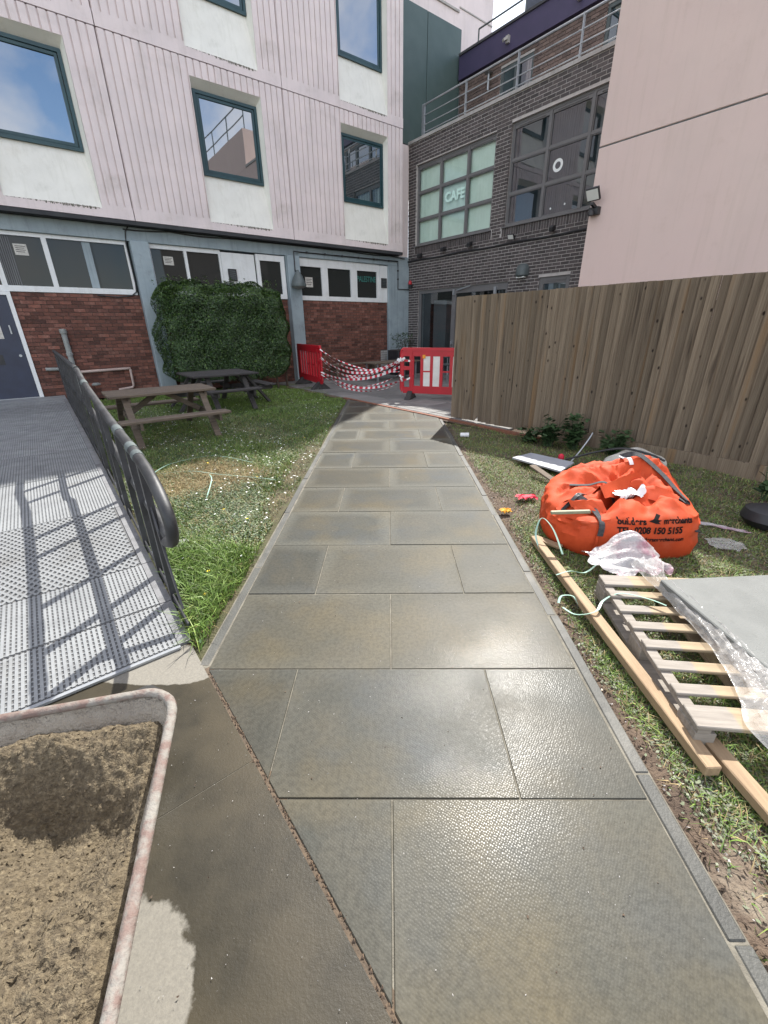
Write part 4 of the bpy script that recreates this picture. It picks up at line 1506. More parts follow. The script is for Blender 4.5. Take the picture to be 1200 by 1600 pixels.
# roof structures seen against the sky
RS = thing('roof_shaft', 'dark blue-grey shaft on the flat roof against the sky', 'shaft', (13.6, 10.0, 9.25), 'B')
MB().box(13.25, 13.75, 9.86, 10.36, 9.25, 10.35).build('shaft_wall', mat('slate_cladding', (0.10, 0.115, 0.15), (0.085, 0.10, 0.13), 3, 0.5), RS)
MB().box(13.2, 13.8, 9.81, 10.41, 10.352, 10.42).build('shaft_cap', M['roof'], RS)
GH = thing('gabled_house', 'white gable of a far house above the purple roof edge', 'house', (18.5, 13.0, 9.26), 'B')
mb = MB()
mb.add([(17.0, 13.3, 0), (17.0, 11.6, 0), (17.0, 11.6, 11.2), (17.0, 12.5, 11.75), (17.0, 13.3, 12.25), (21, 13.3, 0), (21, 11.6, 0), (21, 11.6, 11.2), (21, 12.5, 11.75), (21, 13.3, 12.25)],
       [(0, 4, 3, 2, 1), (5, 6, 7, 8, 9), (0, 1, 6, 5), (0, 5, 9, 4), (1, 2, 7, 6)])
mb.build('wall', M['white'], GH)
mb = MB()
mb.obox((19, 13.4, 12.36), (19, 11.5, 11.20), 4.2, 0.10, (0, .5, 1))
mb.build('roof', M['green'], GH)

# ================================================================== PINK BUILDING (right)
PK = thing('pink_building', 'smooth pink rendered building with one horizontal groove above the fence', 'building', (9.0, 0.0, 0), 'B')
mb = MB()
ZT = 7.7
mb.box(9.06, 10.77, -12.0, 5.06, 0, ZT)
mb.build('body', M['pink'], PK)
MB().box(9.003, 10.77, -12.0, 3.9, ZT + .001, 9.0).build('upper_storey', M['pink'], PK)  # top above the frame, stopped short so its shadow misses the bag
for i, (c, d) in enumerate(((0.0, 4.385), (4.408, ZT))):
    MB().box(9.0, 9.062, -12.0, 5.12, c, d).build('render_panel', M['pink'], PK, bevel=.008)
MB().box(9.02, 9.06, -12.0, 5.10, 4.37, 4.42).build('joint_strip', M['concd'], PK)
MB().box(8.97, 10.77, 3.905, 5.15, ZT + .002, ZT + .08).build('roof_coping', M['coping'], PK)
rl = MB()
for z in (9.5, 10.0):
    rl.tube([(9.2, 3.7, z), (9.2, -11, z)], .025, 6)
for i in range(8):
    rl.tube([(9.2, 3.7 - i * 1.9, 8.99), (9.2, 3.7 - i * 1.9, 10.0)], .025, 6)
rl.build('roof_rail', M['lampg'], PK)
MB().box(9.3, 10.77, 5.122, 5.6, 0, 2.0).build('side_wall', M['pink'], PK)
L4 = thing('floodlight', 'black floodlight with sensor on the left corner of the pink wall', 'lamp', (8.95, 5.02, 3.40), 'B')
MB().obox((8.80, 5.10, 3.66), (8.80, 4.86, 3.66), 0.05, 0.22, (-.55, 0, .8)).build('housing', M['black'], L4, bevel=.008)
MB().obox((8.772, 5.085, 3.642), (8.772, 4.875, 3.642), 0.01, 0.17, (-.55, 0, .8)).build('glass_face', M['lens'], L4)
mb = MB()
mb.obox((8.995, 4.98, 3.45), (8.80, 4.98, 3.52), .05, .05)
mb.box(8.90, 9.0, 4.90, 5.08, 3.36, 3.48)
mb.build('bracket', M['black'], L4)
MB().lathe([(0, 0), (.05, .01), (.055, .06), (.03, .1)], (8.85, 5.0, 3.33), 12).build('sensor', M['black'], L4, smooth=40)

# ================================================================== FENCE
FU = 5.58
FN = thing('timber_fence', 'weathered brown close-board fence in front of the pink wall', 'fence', (FU, 2.0, 0), 'B')
w = 5.19
k = 0
while w > -3.4:
    bw = random.uniform(.080, .092)
    zt = 1.912 + random.uniform(-.003, .003)
    zb = (0.02 if w > 3.3 else 0.15) + random.uniform(-.012, .004)
    t0, t1 = 0.006, 0.016
    lean = random.uniform(-.004, .004)
    gapv = random.choice([.001, .002, .003, .004, .006])
    mb = MB()
    # feather edged board: thick edge laps over the thin edge of its neighbour
    a, b = 0.0, -(bw - gapv)
    xo = random.uniform(-.004, .004)
    notch = (k == 6)
    za, zb2 = zb, zb + (0.10 if notch else 0.0)
    mb.add([(xo - .020, a, za), (xo + .010, a, za), (xo + .010, b, zb2), (xo + .004, b, zb2),
            (xo - .020, a + lean, zt), (xo + .010, a + lean, zt), (xo + .010, b + lean, zt), (xo + .004, b + lean, zt)],
           [(0, 3, 2, 1), (4, 5, 6, 7), (0, 1, 5, 4), (1, 2, 6, 5), (2, 3, 7, 6), (3, 0, 4, 7)])
    me = mb.mesh('board', M['fence'])
    inst('board', me, FN, (FU, w, 0))
    w -= bw
    k += 1
for a, b in ((3.3, 0.3), (0.29, -2.6)):
    MB().box(FU - .022, FU + .012, b, a, -0.03, 0.145).build('gravel_board', M['fence'], FN)
for z in (.35, 1.0, 1.65):
    MB().box(FU + .012, FU + .06, -3.4, 5.15, z - .04, z + .04).build('rail', M['fence'], FN)
for w_ in (5.10, 2.6, .1, -2.4):
    MB().box(FU + .062, FU + .15, w_ - .05, w_ + .05, -0.05, 1.85).build('post', M['fence'], FN)

# ================================================================== RAMP
RA = math.atan(0.00684)
RB = thing('access_ramp', 'metal access ramp with ribbed aluminium deck leading up to the navy door', 'ramp', (-0.6, 7.0, 0), 'B')


def ru(w):                      # slight skew of the ramp's edge
    return 0.268 + 0.0075 * (w - 2.0)


def rzz(w):
    return 0.012 + 0.135 * min(1, max(0, (w - 1.98) / 3.5))


seams = [1.985, 2.40, 2.93, 4.05, 5.20, 6.35, 7.5, 8.65, 9.8, 10.95, 11.62]
for i in range(len(seams) - 1):
    w0, w1 = seams[i] + .004, seams[i + 1] - .004
    z0, z1 = rzz(w0), rzz(w1)
    ul = -1.55
    e0, e1 = ru(w0) - .065, ru(w1) - .065
    mb = MB()
    mb.add([(ul, w0, z0 - .03), (e0, w0, z0 - .03), (e1, w1, z1 - .03), (ul, w1, z1 - .03), (ul, w0, z0 - .006), (e0, w0, z0 - .006), (e1, w1, z1 - .006), (ul, w1, z1 - .006)],
           [(0, 3, 2, 1), (4, 5, 6, 7), (0, 1, 5, 4), (1, 2, 6, 5), (2, 3, 7, 6), (3, 0, 4, 7)])
    base = mb.build('deck_panel', M['deckb'], RB)
    mb = MB()
    if i == 2:
        # expanded mesh pattern: two families of slanting bars
        n = 46
        for q in range(-30, n + 30):
            for sgn in (1, -1):
                x0 = ul + q * 0.040
                run = (w1 - w0) * sgn * (0.55 if i == 2 else 0.9)
                xa, xb = x0, x0 + run
                ta, tb = 0.0, 1.0
                if xb != xa:
                    for lim, lo_ in ((ul + .01, True), (min(e0, e1) - .01, False)):
                        tt = (lim - xa) / (xb - xa)
                        inc = xb > xa
                        if lo_ == inc: ta = max(ta, tt)
                        else: tb = min(tb, tt)
                if tb - ta < .02: continue
                pa = (xa + (xb - xa) * ta, w0 + (w1 - w0) * ta, z0 + (z1 - z0) * ta - .002)
                pb = (xa + (xb - xa) * tb, w0 + (w1 - w0) * tb, z0 + (z1 - z0) * tb - .002)
                mb.obox(pa, pb, 0.014, 0.006)
    else:
        n = int((min(e0, e1) - ul) / 0.0225)
        for q in range(n):
            x0 = ul + .006 + q * (e0 - ul) / n
            x1 = ul + .006 + q * (e1 - ul) / n
            mb.obox((x0 + .007, w0 + .004, z0 - .003), (x1 + .007, w1 - .004, z1 - .003), 0.0135, 0.006)
        # cross ribs that close the pattern into rows of slots
        m_ = int((w1 - w0) / .032)
        for q in range(m_):
            t_ = (q + .5) / m_
            ww, zz = w0 + (w1 - w0) * t_, z0 + (z1 - z0) * t_
            mb.obox((ul, ww, zz - .0045), (e0 + (e1 - e0) * t_, ww, zz - .0045), 0.010, 0.005)
    mb.build('deck_tread', M['deck'], base, kind='stuff')
    # dark side strip
    mb = MB()
    s0, s1 = ru(w0), ru(w1)
    mb.add([(e0 + .002, w0, z0 - .03), (s0, w0, z0 - .03), (s1, w1, z1 - .03), (e1 + .002, w1, z1 - .03), (e0 + .002, w0, z0), (s0, w0, z0), (s1, w1, z1), (e1 + .002, w1, z1)],
           [(0, 3, 2, 1), (4, 5, 6, 7), (0, 1, 5, 4), (1, 2, 6, 5), (2, 3, 7, 6), (3, 0, 4, 7)])
    mb.build('side_strip', M['strip'], base)
mb = MB()
mb.box(-1.55, .335, 11.63, 12.33, 0.02, rzz(12))
mb.build('landing', M['deck'], RB)
MB().obox((-1.55, 1.972, .006), (.21, 1.972, .006), .02, .012).build('ramp_lip', M['steel'], RB)

RL = thing('ramp_handrail', 'worn black tubular handrail along the right side of the metal ramp', 'railing', (0.30, 6.0, 0), 'B')


def rp(w, z, du=0.0):
    return (ru(w) + .012 + du, w, z)


def smooth_pts(ctrl, n=8):
    out = []
    c = [Vector(p) for p in ctrl]
    for i in range(len(c) - 1):
        p0, p1, p2, p3 = c[max(i - 1, 0)], c[i], c[i + 1], c[min(i + 2, len(c) - 1)]
        for k in range(n):
            t = k / n
            out.append(0.5 * ((2 * p1) + (-p0 + p2) * t + (2 * p0 - 5 * p1 + 4 * p2 - p3) * t * t + (-p0 + 3 * p1 - 3 * p2 + p3) * t ** 3))
    out.append(c[-1])
    return out


top = smooth_pts([rp(11.2, 1.13), rp(8.5, 1.135), rp(5.7, 1.135), rp(5.35, 1.125), rp(4.8, 1.045), rp(3.4, .945), rp(2.45, .905), rp(2.12, .87), rp(1.93, .80), rp(1.86, .71), rp(1.92, .61), rp(2.08, .54)])
MB().tube(top, 0.027, 12).build('top_rail', M['railblk'], RL, smooth=50)
mb = MB()
for w_, z_ in ((3.0, .922), (2.38, .900), (2.52, .908), (4.75, 1.042), (5.4, 1.13)):
    i = min(range(len(top)), key=lambda k: (top[k] - Vector(rp(w_, z_))).length)
    mb.tube([top[i - 1] * .5 + top[i] * .5, top[i] * .5 + top[i + 1] * .5], .0295, 12)
mb.build('tape_band', M['lampg'], RL, smooth=50)
low = smooth_pts([rp(11.2, .72, .03), rp(5.5, .72, .03), rp(4.6, .64, .03), rp(3.2, .555, .03), rp(2.5, .53, .03), rp(2.25, .50, .03), rp(2.10, .53, .02)])
MB().tube(low, 0.026, 10).build('lower_rail', M['railblk'], RL, smooth=50)
posts = [2.40, 2.74, 3.18, 3.86, 4.2, 5.05, 5.4, 6.25, 6.6, 7.45, 7.8, 8.65, 9.0, 9.85, 10.2, 11.05]
for w_ in posts:
    zt = min((abs(p.y - w_), p.z) for p in top)[1] - .02
    MB().obox(rp(w_, rzz(w_) - .05, .004), rp(w_, zt, .004), 0.034, 0.042, (0, 1, 0)).build('post', M['railpost'], RL)
mb = MB()
mb.obox(rp(2.05, rzz(2.05) + .03), rp(5.48, rzz(5.48) + .03), .008, .05)
mb.obox(rp(5.48, rzz(5.48) + .03), rp(11.3, rzz(11.3) + .03), .008, .05)
mb.build('base_angle', M['railpost'], RL)
mb = MB()
mb.obox(rp(2.40, .62), rp(2.12, .12), .008, .04)
mb.build('end_brace', M['railpost'], RL)
mb = MB()
for w_ in posts[:6]:
    for z_ in (.16, .62):
        c = Vector(rp(w_, rzz(w_) + z_, -.006))
        mb.tube([c, c + Vector((-.008, 0, 0))], .011, 6)
mb.build('bolt', M['steel'], RL)

# ================================================================== HEDGE
HG = thing('clipped_hedge', 'large dark green clipped hedge against the office wall between blue posts', 'hedge', (3.9, 11.5, 0), 'B')


def leafmass(n, sampler, size, mats, lightf=None, flat=.5):
    vs = np.zeros((n * 4, 3))
    fi = []
    for i in range(n):
        p, nrm = sampler()
        s = random.uniform(*size)
        nrm = (Vector(nrm) + Vector((random.gauss(0, flat), random.gauss(0, flat), random.gauss(0, flat) + .25))).normalized()
        a = nrm.orthogonal().normalized()
        a = Matrix.Rotation(random.uniform(0, 6.28), 3, nrm) @ a
        b = nrm.cross(a)
        p = Vector(p)
        vs[4 * i] = p - a * s
        vs[4 * i + 1] = p + b * s * .45 + nrm * s * .12
        vs[4 * i + 2] = p + a * s
        vs[4 * i + 3] = p - b * s * .45 + nrm * s * .12
    return vs


def quadmesh(name, vs, mt, org=(0, 0, 0), mi=None, mats=None):
    n = len(vs) // 4
    me = bpy.data.meshes.new(name)
    me.vertices.add(len(vs))
    me.vertices.foreach_set('co', (np.asarray(vs) - np.asarray(org)).astype(np.float32).ravel())
    me.loops.add(n * 4)
    me.loops.foreach_set('vertex_index', np.arange(n * 4, dtype=np.int32))
    me.polygons.add(n)
    me.polygons.foreach_set('loop_start', np.arange(0, n * 4, 4, dtype=np.int32))
    for q in (mats or [mt]):
        me.materials.append(q)
    if mi is not None:
        me.polygons.foreach_set('material_index', mi.astype(np.int32))
    me.update()
    me.validate()
    return me


hu0, hu1, hw0, hw1, hz0, hz1 = 2.42, 5.48, 10.93, 12.12, 0.22, 2.47


def hedge_sample():
    while True:
        face = random.random()
        a, b = random.random(), random.random()
        depth = min(random.expovariate(1 / .07), .35)
        if face < .5:
            p = [hu0 + a * (hu1 - hu0), hw0 + depth, hz0 + b * (hz1 - hz0)]; nr = (0, -1, 0)
        elif face < .72:
            p = [hu0 + a * (hu1 - hu0), hw0 + b * (hw1 - hw0), hz1 - depth]; nr = (0, 0, 1)
        elif face < .88:
            p = [hu1 - depth, hw0 + a * (hw1 - hw0), hz0 + b * (hz1 - hz0)]; nr = (1, 0, 0)
        else:
            p = [hu0 + depth, hw0 + a * (hw1 - hw0), hz0 + b * (hz1 - hz0)]; nr = (-1, 0, 0)
        # rounded corners and an uneven clipped surface
        cu, cw, cz = (hu0 + hu1) / 2, (hw0 + hw1) / 2, (hz0 + hz1) / 2
        du, dw, dz = (p[0] - cu) / ((hu1 - hu0) / 2), (p[1] - cw) / ((hw1 - hw0) / 2), (p[2] - cz) / ((hz1 - hz0) / 2)
        rr = (abs(du) ** 6 + abs(dw) ** 5 + abs(dz) ** 6) ** (1 / 5.5)
        if rr > 1:
            p = [cu + (p[0] - cu) / rr, cw + (p[1] - cw) / rr, cz + (p[2] - cz) / rr]
        bump = .055 * math.sin(p[0] * 4.3 + p[2] * 3.1) + .045 * math.sin(p[0] * 9.1 - p[2] * 7.3 + 1.7) + .03 * math.sin(p[2] * 13 + p[1] * 8)
        p = [p[i] + nr[i] * bump for i in range(3)]
        p[0] += 0.16 * max(0, (p[2] - .9)) * .35 * (1 if nr[0] > 0 else 0)
        if p[2] < .55 and random.random() < .5: continue
        return p, nr


lv = leafmass(62000, hedge_sample, (.015, .031), None)
mi = (rng.random(62000) < np.where(lv[::4, 2] > 2.15, .40, .12)).astype(int)
me = quadmesh('crown', lv, None, ORI[HG.name], mi, [M['leaf'], M['leafy']])
o = bpy.data.objects.new('crown', me); COL.objects.link(o); o.parent = HG
# sprigs that stick out on top
mb = MB()
lv2 = []
for i in range(60):
    u, w_ = random.uniform(hu0 + .1, hu1 - .1), random.uniform(hw0 + .05, hw1 - .1)
    for k in range(9):
        h = hz1 - .03 + random.uniform(0, .16)
        a = random.uniform(0, 6.28)
        s = random.uniform(.02, .035)
        c = Vector((u + random.gauss(0, .03), w_ + random.gauss(0, .03), h))
        d = Vector((math.cos(a), math.sin(a), random.uniform(.2, 1))).normalized()
        e = d.cross(Vector((0, 0, 1))).normalized()
        lv2 += [c - d * s, c + e * s * .45, c + d * s, c - e * s * .45]
me = quadmesh('sprigs', np.array([tuple(v) for v in lv2]), M['leafy'], ORI[HG.name])
o = bpy.data.objects.new('sprigs', me); COL.objects.link(o); o.parent = HG
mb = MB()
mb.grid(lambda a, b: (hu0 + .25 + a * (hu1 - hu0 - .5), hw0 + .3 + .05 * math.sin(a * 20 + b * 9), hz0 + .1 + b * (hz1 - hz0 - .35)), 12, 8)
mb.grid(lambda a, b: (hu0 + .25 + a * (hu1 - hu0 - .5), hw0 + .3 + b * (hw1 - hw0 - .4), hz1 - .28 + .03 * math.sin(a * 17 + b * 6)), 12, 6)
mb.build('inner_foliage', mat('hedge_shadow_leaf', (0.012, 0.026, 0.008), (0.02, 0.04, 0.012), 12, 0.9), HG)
mb = MB()
for i in range(9):
    u, w_ = hu0 + .3 + i * .34, 11.4 + random.uniform(-.2, .2)
    pts = [(u + random.uniform(-.05, .05) * k, w_ + random.uniform(-.04, .04) * k, -.05 + k * .3) for k in range(6)]
    mb.tube(pts, [.03 - .003 * k for k in range(6)], 6)
mb.build('stem', M['stem'], HG)

# ================================================================== PICNIC TABLES
def plank(L, W_, T, mt):
    return MB().box(-L / 2, L / 2, -W_ / 2, W_ / 2, 0, T).mesh('plank', mt, bevel=.006)


def a_table(o, L, topw, H, sH, soff, label, mt):
    t = thing('picnic_table', label, 'picnic table', o, 'B')
    cu, cw, cz = o
    n = 5
    pw = topw / n
    me = plank(L, pw - .012, .035, mt)
    for i in range(n):
        inst('top_plank', me, t, (cu + random.uniform(-.006, .006), cw - topw / 2 + pw * (i + .5), cz + H - .035))
    ms = plank(L, .115, .035, mt)
    for sgn in (-1, 1):
        for q in (-.062, .062):
            inst('seat_plank', ms, t, (cu + random.uniform(-.006, .006), cw + sgn * soff + q, cz + sH - .035))
    for e in (-L / 2 + .2, L / 2 - .2):
        for sgn in (-1, 1):
            mb = MB()
            mb.obox((cu + e, cw + sgn * (topw / 2 - .13), cz + H - .04), (cu + e, cw + sgn * (soff + .02), cz - .02), .04, .085, (1, 0, 0))
            # obox's wid runs across; rotate so the flat lies in the frame plane
            mb.build('leg', mt, t)
        MB().obox((cu + e + .042, cw - soff - .12, cz + sH - .08), (cu + e + .042, cw + soff + .12, cz + sH - .08), .035, .09).build('seat_bearer', mt, t)
        MB().obox((cu + e + .042, cw - topw / 2 + .05, cz + H - .08), (cu + e + .042, cw + topw / 2 - .05, cz + H - .08), .035, .07).build('top_bearer', mt, t)
        MB().obox((cu + e, cw, cz + sH - .06), (cu + e * .15, cw, cz + H - .06), .04, .07).build('brace', mt, t)
    return t


a_table((1.37, 7.25, 0), 1.44, .80, .665, .385, .79, 'weathered brown A-frame picnic table beside the ramp handrail', M['tablew'])

T2 = thing('picnic_table', 'dark square picnic table with benches on four sides in front of the hedge', 'picnic table', (2.95, 9.45, 0), 'B')
for i in range(8):
    me = plank(1.32, 1.25 / 8 - .01, .035, M['tabled'])
    inst('top_plank', me, T2, (2.95, 9.45 - .625 + 1.25 / 8 * (i + .5), .625))
ms = plank(1.05, .12, .035, M['tabled'])
for k in range(4):
    a = k * math.pi / 2
    for q in (.86, .99):
        inst('seat_plank', ms, T2, (2.95 + q * math.sin(a), 9.45 - q * math.cos(a), .365), rot=(0, 0, a))
    dx, dy = math.sin(a), -math.cos(a)
    ex, ey = -dy, dx
    for s_ in (-.36, .36):
        MB().obox((2.95 + ex * s_ + dx * .45, 9.45 + ey * s_ + dy * .45, .62), (2.95 + ex * s_ + dx * .95, 9.45 + ey * s_ + dy * .95, -.02), .05, .09, (ex, ey, 0)).build('leg', M['tabled'], T2)
        MB().obox((2.95 + ex * s_ + dx * .2, 9.45 + ey * s_ + dy * .2, .32), (2.95 + ex * s_ + dx * 1.03, 9.45 + ey * s_ + dy * 1.03, .32), .04, .08).build('bearer', M['tabled'], T2)

# bench and planter beyond the tape
BN = thing('bench', 'low slatted bench against the brick wall behind the striped tape', 'bench', (8.0, 11.75, 0), 'B')
ms = plank(1.9, .11, .035, M['tablew'])
for q in (-.13, 0, .13):
    inst('seat_slat', ms, BN, (8.0, 11.75 + q, .42))
for e in (-.75, .75):
    MB().box(8 + e - .04, 8 + e + .04, 11.55, 11.95, 0, .418).build('leg', M['tablew'], BN)
CT = thing('cafe_table', 'thin-topped low table in the corner behind the tape', 'table', (8.6, 10.6, 0), 'B')
MB().box(7.7, 9.5, 10.25, 10.95, .50, .535).build('tabletop', M['tablew'], CT, bevel=.004)
for a in (7.85, 9.35):
    for b in (10.33, 10.87):
        MB().box(a - .02, a + .02, b - .02, b + .02, -.01, .498).build('leg', M['steel'], CT)
PL = thing('planter', 'black planter box with a scrubby plant beside the blue corner pier', 'planter', (9.9, 11.55, 0), 'B')
MB().box(9.45, 10.45, 11.30, 11.85, 0, .78).build('box', M['black'], PL, bevel=.01)
MB().box(9.5, 10.4, 11.35, 11.80, .782, .79).build('earth', M['soil'], PL)
mb = MB()
for i in range(14):
    x, y = random.uniform(9.55, 10.3), random.uniform(11.4, 11.75)
    pts = [(x, y, .78), (x + random.gauss(0, .06), y + random.gauss(0, .06), 1.0), (x + random.gauss(0, .12), y + random.gauss(0, .1), 1.0 + random.uniform(.1, .35))]
    mb.tube(pts, [.008, .006, .003], 5)
mb.build('twig', M['stem'], PL)
lv = leafmass(260, lambda: ((random.uniform(9.5, 10.35), random.uniform(11.38, 11.78), random.uniform(.85, 1.3)), (0, 0, 1)), (.03, .055), None)
o = bpy.data.objects.new('foliage', quadmesh('foliage', lv, M['weed'], ORI[PL.name])); COL.objects.link(o); o.parent = PL
for k, (u, w_, lb) in enumerate(((9.3, 8.0, 'grey metal cafe chair seen through the right barrier, nearer the fence'), (9.6, 9.2, 'grey metal cafe chair seen through the right barrier, nearer the corner'))):
    ch = thing('cafe_chair', lb, 'chair', (u, w_, 0), 'B', 'cafe chairs behind the barrier')
    MB().box(u - .2, u + .2, w_ - .2, w_ + .2, .44, .465).build('seat', M['lampg'], ch)
    MB().box(u - .2, u + .2, w_ + .18, w_ + .2, .62, .85).build('backrest', M['lampg'], ch)
    for a in (-.18, .18):
        for b in (-.18, .18):
            MB().tube([(u + a, w_ + b, 0), (u + a, w_ + b, .44 if b < 0 else .62)], .012, 6).build('leg', M['steel'], ch)

# ================================================================== BARRIERS
def barrier(name, label, A, Bp, z0, z1, L, plates):
    """chapter 8 style plastic barrier from A towards Bp"""
    A, Bp = Vector(A), Vector(Bp)
    d = (Bp - A).normalized()
    ang = math.atan2(d.y, d.x)
    t = thing(name, label, 'barrier', (A.x, A.y, 0), 'P', 'red plastic barriers across the path')
    t.rotation_euler = (0, 0, ang)
    ORI[t.name] = Vector((0, 0, 0))
    H = z1 - z0
    # slot layout
    holes_ = []
    x = .06
    slots = []
    top_, bot = z1 - .17, z0 + .16
    holes_.append((.07, .20, z0 + .13, z0 + H * .52))
    holes_.append((.07, .20, z0 + H * .60, top_))
    x = .30
    i = 0
    while x + .15 < L - .10:
        slots.append((x, x + .15, bot, top_))
        x += .215
    holes_ += slots
    mb = MB()
    for a, b, c, dd_ in minus(0, L, z0, z1, holes_ + [(0, .06, z1 - .07, z1 + 1), (L - .06, L, z1 - .07, z1 + 1), (0, .05, z0 - 1, z0 + .05)]):
        mb.box(a, b, -.02, .02, c, dd_)
    # thicker rims round the body
    mb.box(.05, L - .05, -.032, .032, z1 - .06, z1 + .003)
    mb.box(.22, .26, -.032, .032, z0, z1 - .06)
    mb.tube([(.07, 0, z1 - .02), (.02, 0, z1 - .05), (0, 0, z1 - .12)], .03, 8)
    mb.tube([(0, 0, z1 - .12), (0, 0, z0 + .10), (.03, 0, z0 + .03)], .028, 8)
    mb.build('body', M['red'], t, bevel=0)
    # white reflective plates
    for i_, side in plates:
        a, b, c, dd_ = slots[i_]
        for cc, de in ((c, (c + dd_) / 2 - .015), ((c + dd_) / 2 + .015, dd_)) if side == 2 else ((c, dd_),):
            MB().box(a - .012, b + .012, -.014, -.004, cc, de).build('reflective_plate', M['whitep'], t)
    # crossbars half way in the slots
    mb = MB()
    for a, b, c, dd_ in slots[1:2] + slots[3:4]:
        mb.box(a, b, -.016, .016, (c + dd_) / 2 - .015, (c + dd_) / 2 + .015)
    mb.build('crossbar', M['red'], t)
    for xf in (.22, L - .35):
        mb = MB()
        mb.add([(xf - .07, -.27, 0), (xf + .07, -.27, 0), (xf + .07, .27, 0), (xf - .07, .27, 0), (xf - .055, -.05, z0 + .05), (xf + .055, -.05, z0 + .05), (xf + .055, .05, z0 + .05), (xf - .055, .05, z0 + .05)],
               [(0, 3, 2, 1), (4, 5, 6, 7), (0, 1, 5, 4), (1, 2, 6, 5), (2, 3, 7, 6), (3, 0, 4, 7)])
        mb.build('foot', M['rubber'], t, bevel=.012)
    return t


bR = barrier('safety_barrier', 'red plastic barrier with white plates partly hidden behind the fence end', (0.27, 9.82), (1.36, 9.42), .12, 1.07, 2.0, [(1, 2), (2, 1), (4, 1)])
MB().box(.5, .56, -.04, -.02, .86, .93).build('amber_clip', M['amber'], bR)
bL = barrier('safety_barrier', 'red plastic barrier standing askew by the blue post and the hedge', (-1.72, 11.35), (-2.66, 13.1), .14, 1.08, 1.98, [])

# ---- striped tape
TP = thing('barrier_tape', 'tangled red and white striped tape sagging between the two red barriers', 'tape', (-.7, 10.6, 0), 'P')


def tape(p, q, sag, wdt=.07, twist=1.0, ph=0.0, n=70):
    p, q = Vector(p), Vector(q)
    vs, fs, ms = [], [], []
    side = (q - p).cross(Vector((0, 0, 1))).normalized()
    L = (q - p).length + sag
    for i in range(n + 1):
        t = i / n
        c = p.lerp(q, t) - Vector((0, 0, 4 * sag * t * (1 - t)))
        c += side * .05 * math.sin(t * 5 + ph)
        a = ph + twist * math.sin(t * 7 + ph * 2) * 1.2
        d = Vector((0, 0, 1)) * math.cos(a) + side * math.sin(a)
        vs += [c - d * wdt * .38, c + d * wdt * .38]
    fs = [(2 * i, 2 * i + 2, 2 * i + 3, 2 * i + 1) for i in range(n)]
    mb = MB()
    mb.add(vs, fs)
    mb.m = [int((i / n * L / .16) % 1 > .5) for i in range(n)]
    mb.build('strand', [M['tapew'], M['taper']], TP)


eL, eR = Vector((-1.70, 11.28, 0)), Vector((0.27, 9.80, 0))
Z = lambda v, z: (v.x, v.y, z)
tape(Z(eL, .98), Z(eR, .86), .36, .05, .5, .3)
tape(Z(eL, .80), Z(eR, .84), .33, .075, .4, .15)
tape(Z(eL, .78), Z(eR, .80), .42, .06, .6, .5)
tape(Z(eL, .44), Z(eR, .70), .22, .075, .3, .2)
tape(Z(eL, .46), Z(eR, .55), .32, .05, .9, 1.3)
tape(Z(eL, .42), Z(eR, .40), .26, .07, .6, .4)
tape(Z(eL, .40), Z(eR, .36), .31, .05, .9, 1.0)
tape(Z(eL, 1.0), Z(eR, .58), .18, .035, 1.3, .9)
tape(Z(eL, .60), Z(eR, .84), .30, .045, 1.1, 2.0)
dR = Vector((1.09, -.40, 0)).normalized()
tape(Z(eR, .84), Z(eR + dR * .30 + Vector((-.02, -.05, 0)), .80), .01, .05, .3, .2, 12)
tape(Z(eR, .38), Z(eR + dR * .30 + Vector((-.02, -.05, 0)), .50), .02, .05, .3, .2, 12)
for zz in (.82, .46):
    mb = MB()
    for i in range(7):
        a = random.uniform(0, 6.28)
        c = eR + Vector((0, -.04, zz))
        d = Vector((math.cos(a), .2, math.sin(a))) * random.uniform(.04, .10)
        e = Vector((-d.z, 0, d.x)) * .25
        mb.add([c - e, c + e, c + d + e, c + d - e], [(0, 1, 2, 3)])
    mb.build('knot', M['tapew'], TP)

# ================================================================== SITE CLUTTER (right)
# ---- bulk bag
BG = thing('bulk_bag', 'half empty orange builders bulk bag slumped on the grass near the fence', 'bag', (1.75, 3.0, 0), 'P')
base_poly = [(1.13, 2.98), (1.16, 2.78), (1.34, 2.585), (1.72, 2.53), (2.06, 2.545), (2.16, 2.66), (2.26, 3.0), (2.34, 3.28), (2.20, 3.42), (1.8, 3.55), (1.45, 3.52), (1.22, 3.28)]
bc = Vector((1.74, 3.02, 0))


def closed_spline(poly, n):
    out = []
    m_ = len(poly)
    for i in range(n):
        s = i / n * m_
        k, t = int(s), s - int(s)
        P_ = [Vector((poly[(k + j) % m_][0], poly[(k + j) % m_][1], 0)) for j in (-1, 0, 1, 2)]
        out.append(0.5 * ((2 * P_[1]) + (-P_[0] + P_[2]) * t + (2 * P_[0] - 5 * P_[1] + 4 * P_[2] - P_[3]) * t * t + (-P_[0] + 3 * P_[1] - 3 * P_[2] + P_[3]) * t ** 3))
    return out


NB = 220
ring = closed_spline(base_poly, NB)


def crest(p):
    """height of the bag's shoulder round its outline"""
    y = (p.y - 2.53) / 1.0
    x = (p.x - 1.13) / 1.2
    h = .265 + .06 * y + .045 * x
    h += .06 * math.exp(-((p.x - 1.95) ** 2 + (p.y - 3.4) ** 2) / .10)      # peaked back right corner
    h -= .05 * math.exp(-((p.x - 1.15) ** 2 + (p.y - 2.8) ** 2) / .06)
    return h


def fold(i, lv, amp):
    a = i / NB * 2 * math.pi
    return amp * (math.sin(a * 13 + lv * 2.3) * .5 + math.sin(a * 29 - lv * 3.1 + 1) * .35 + math.sin(a * 47 + lv * 5) * .25)


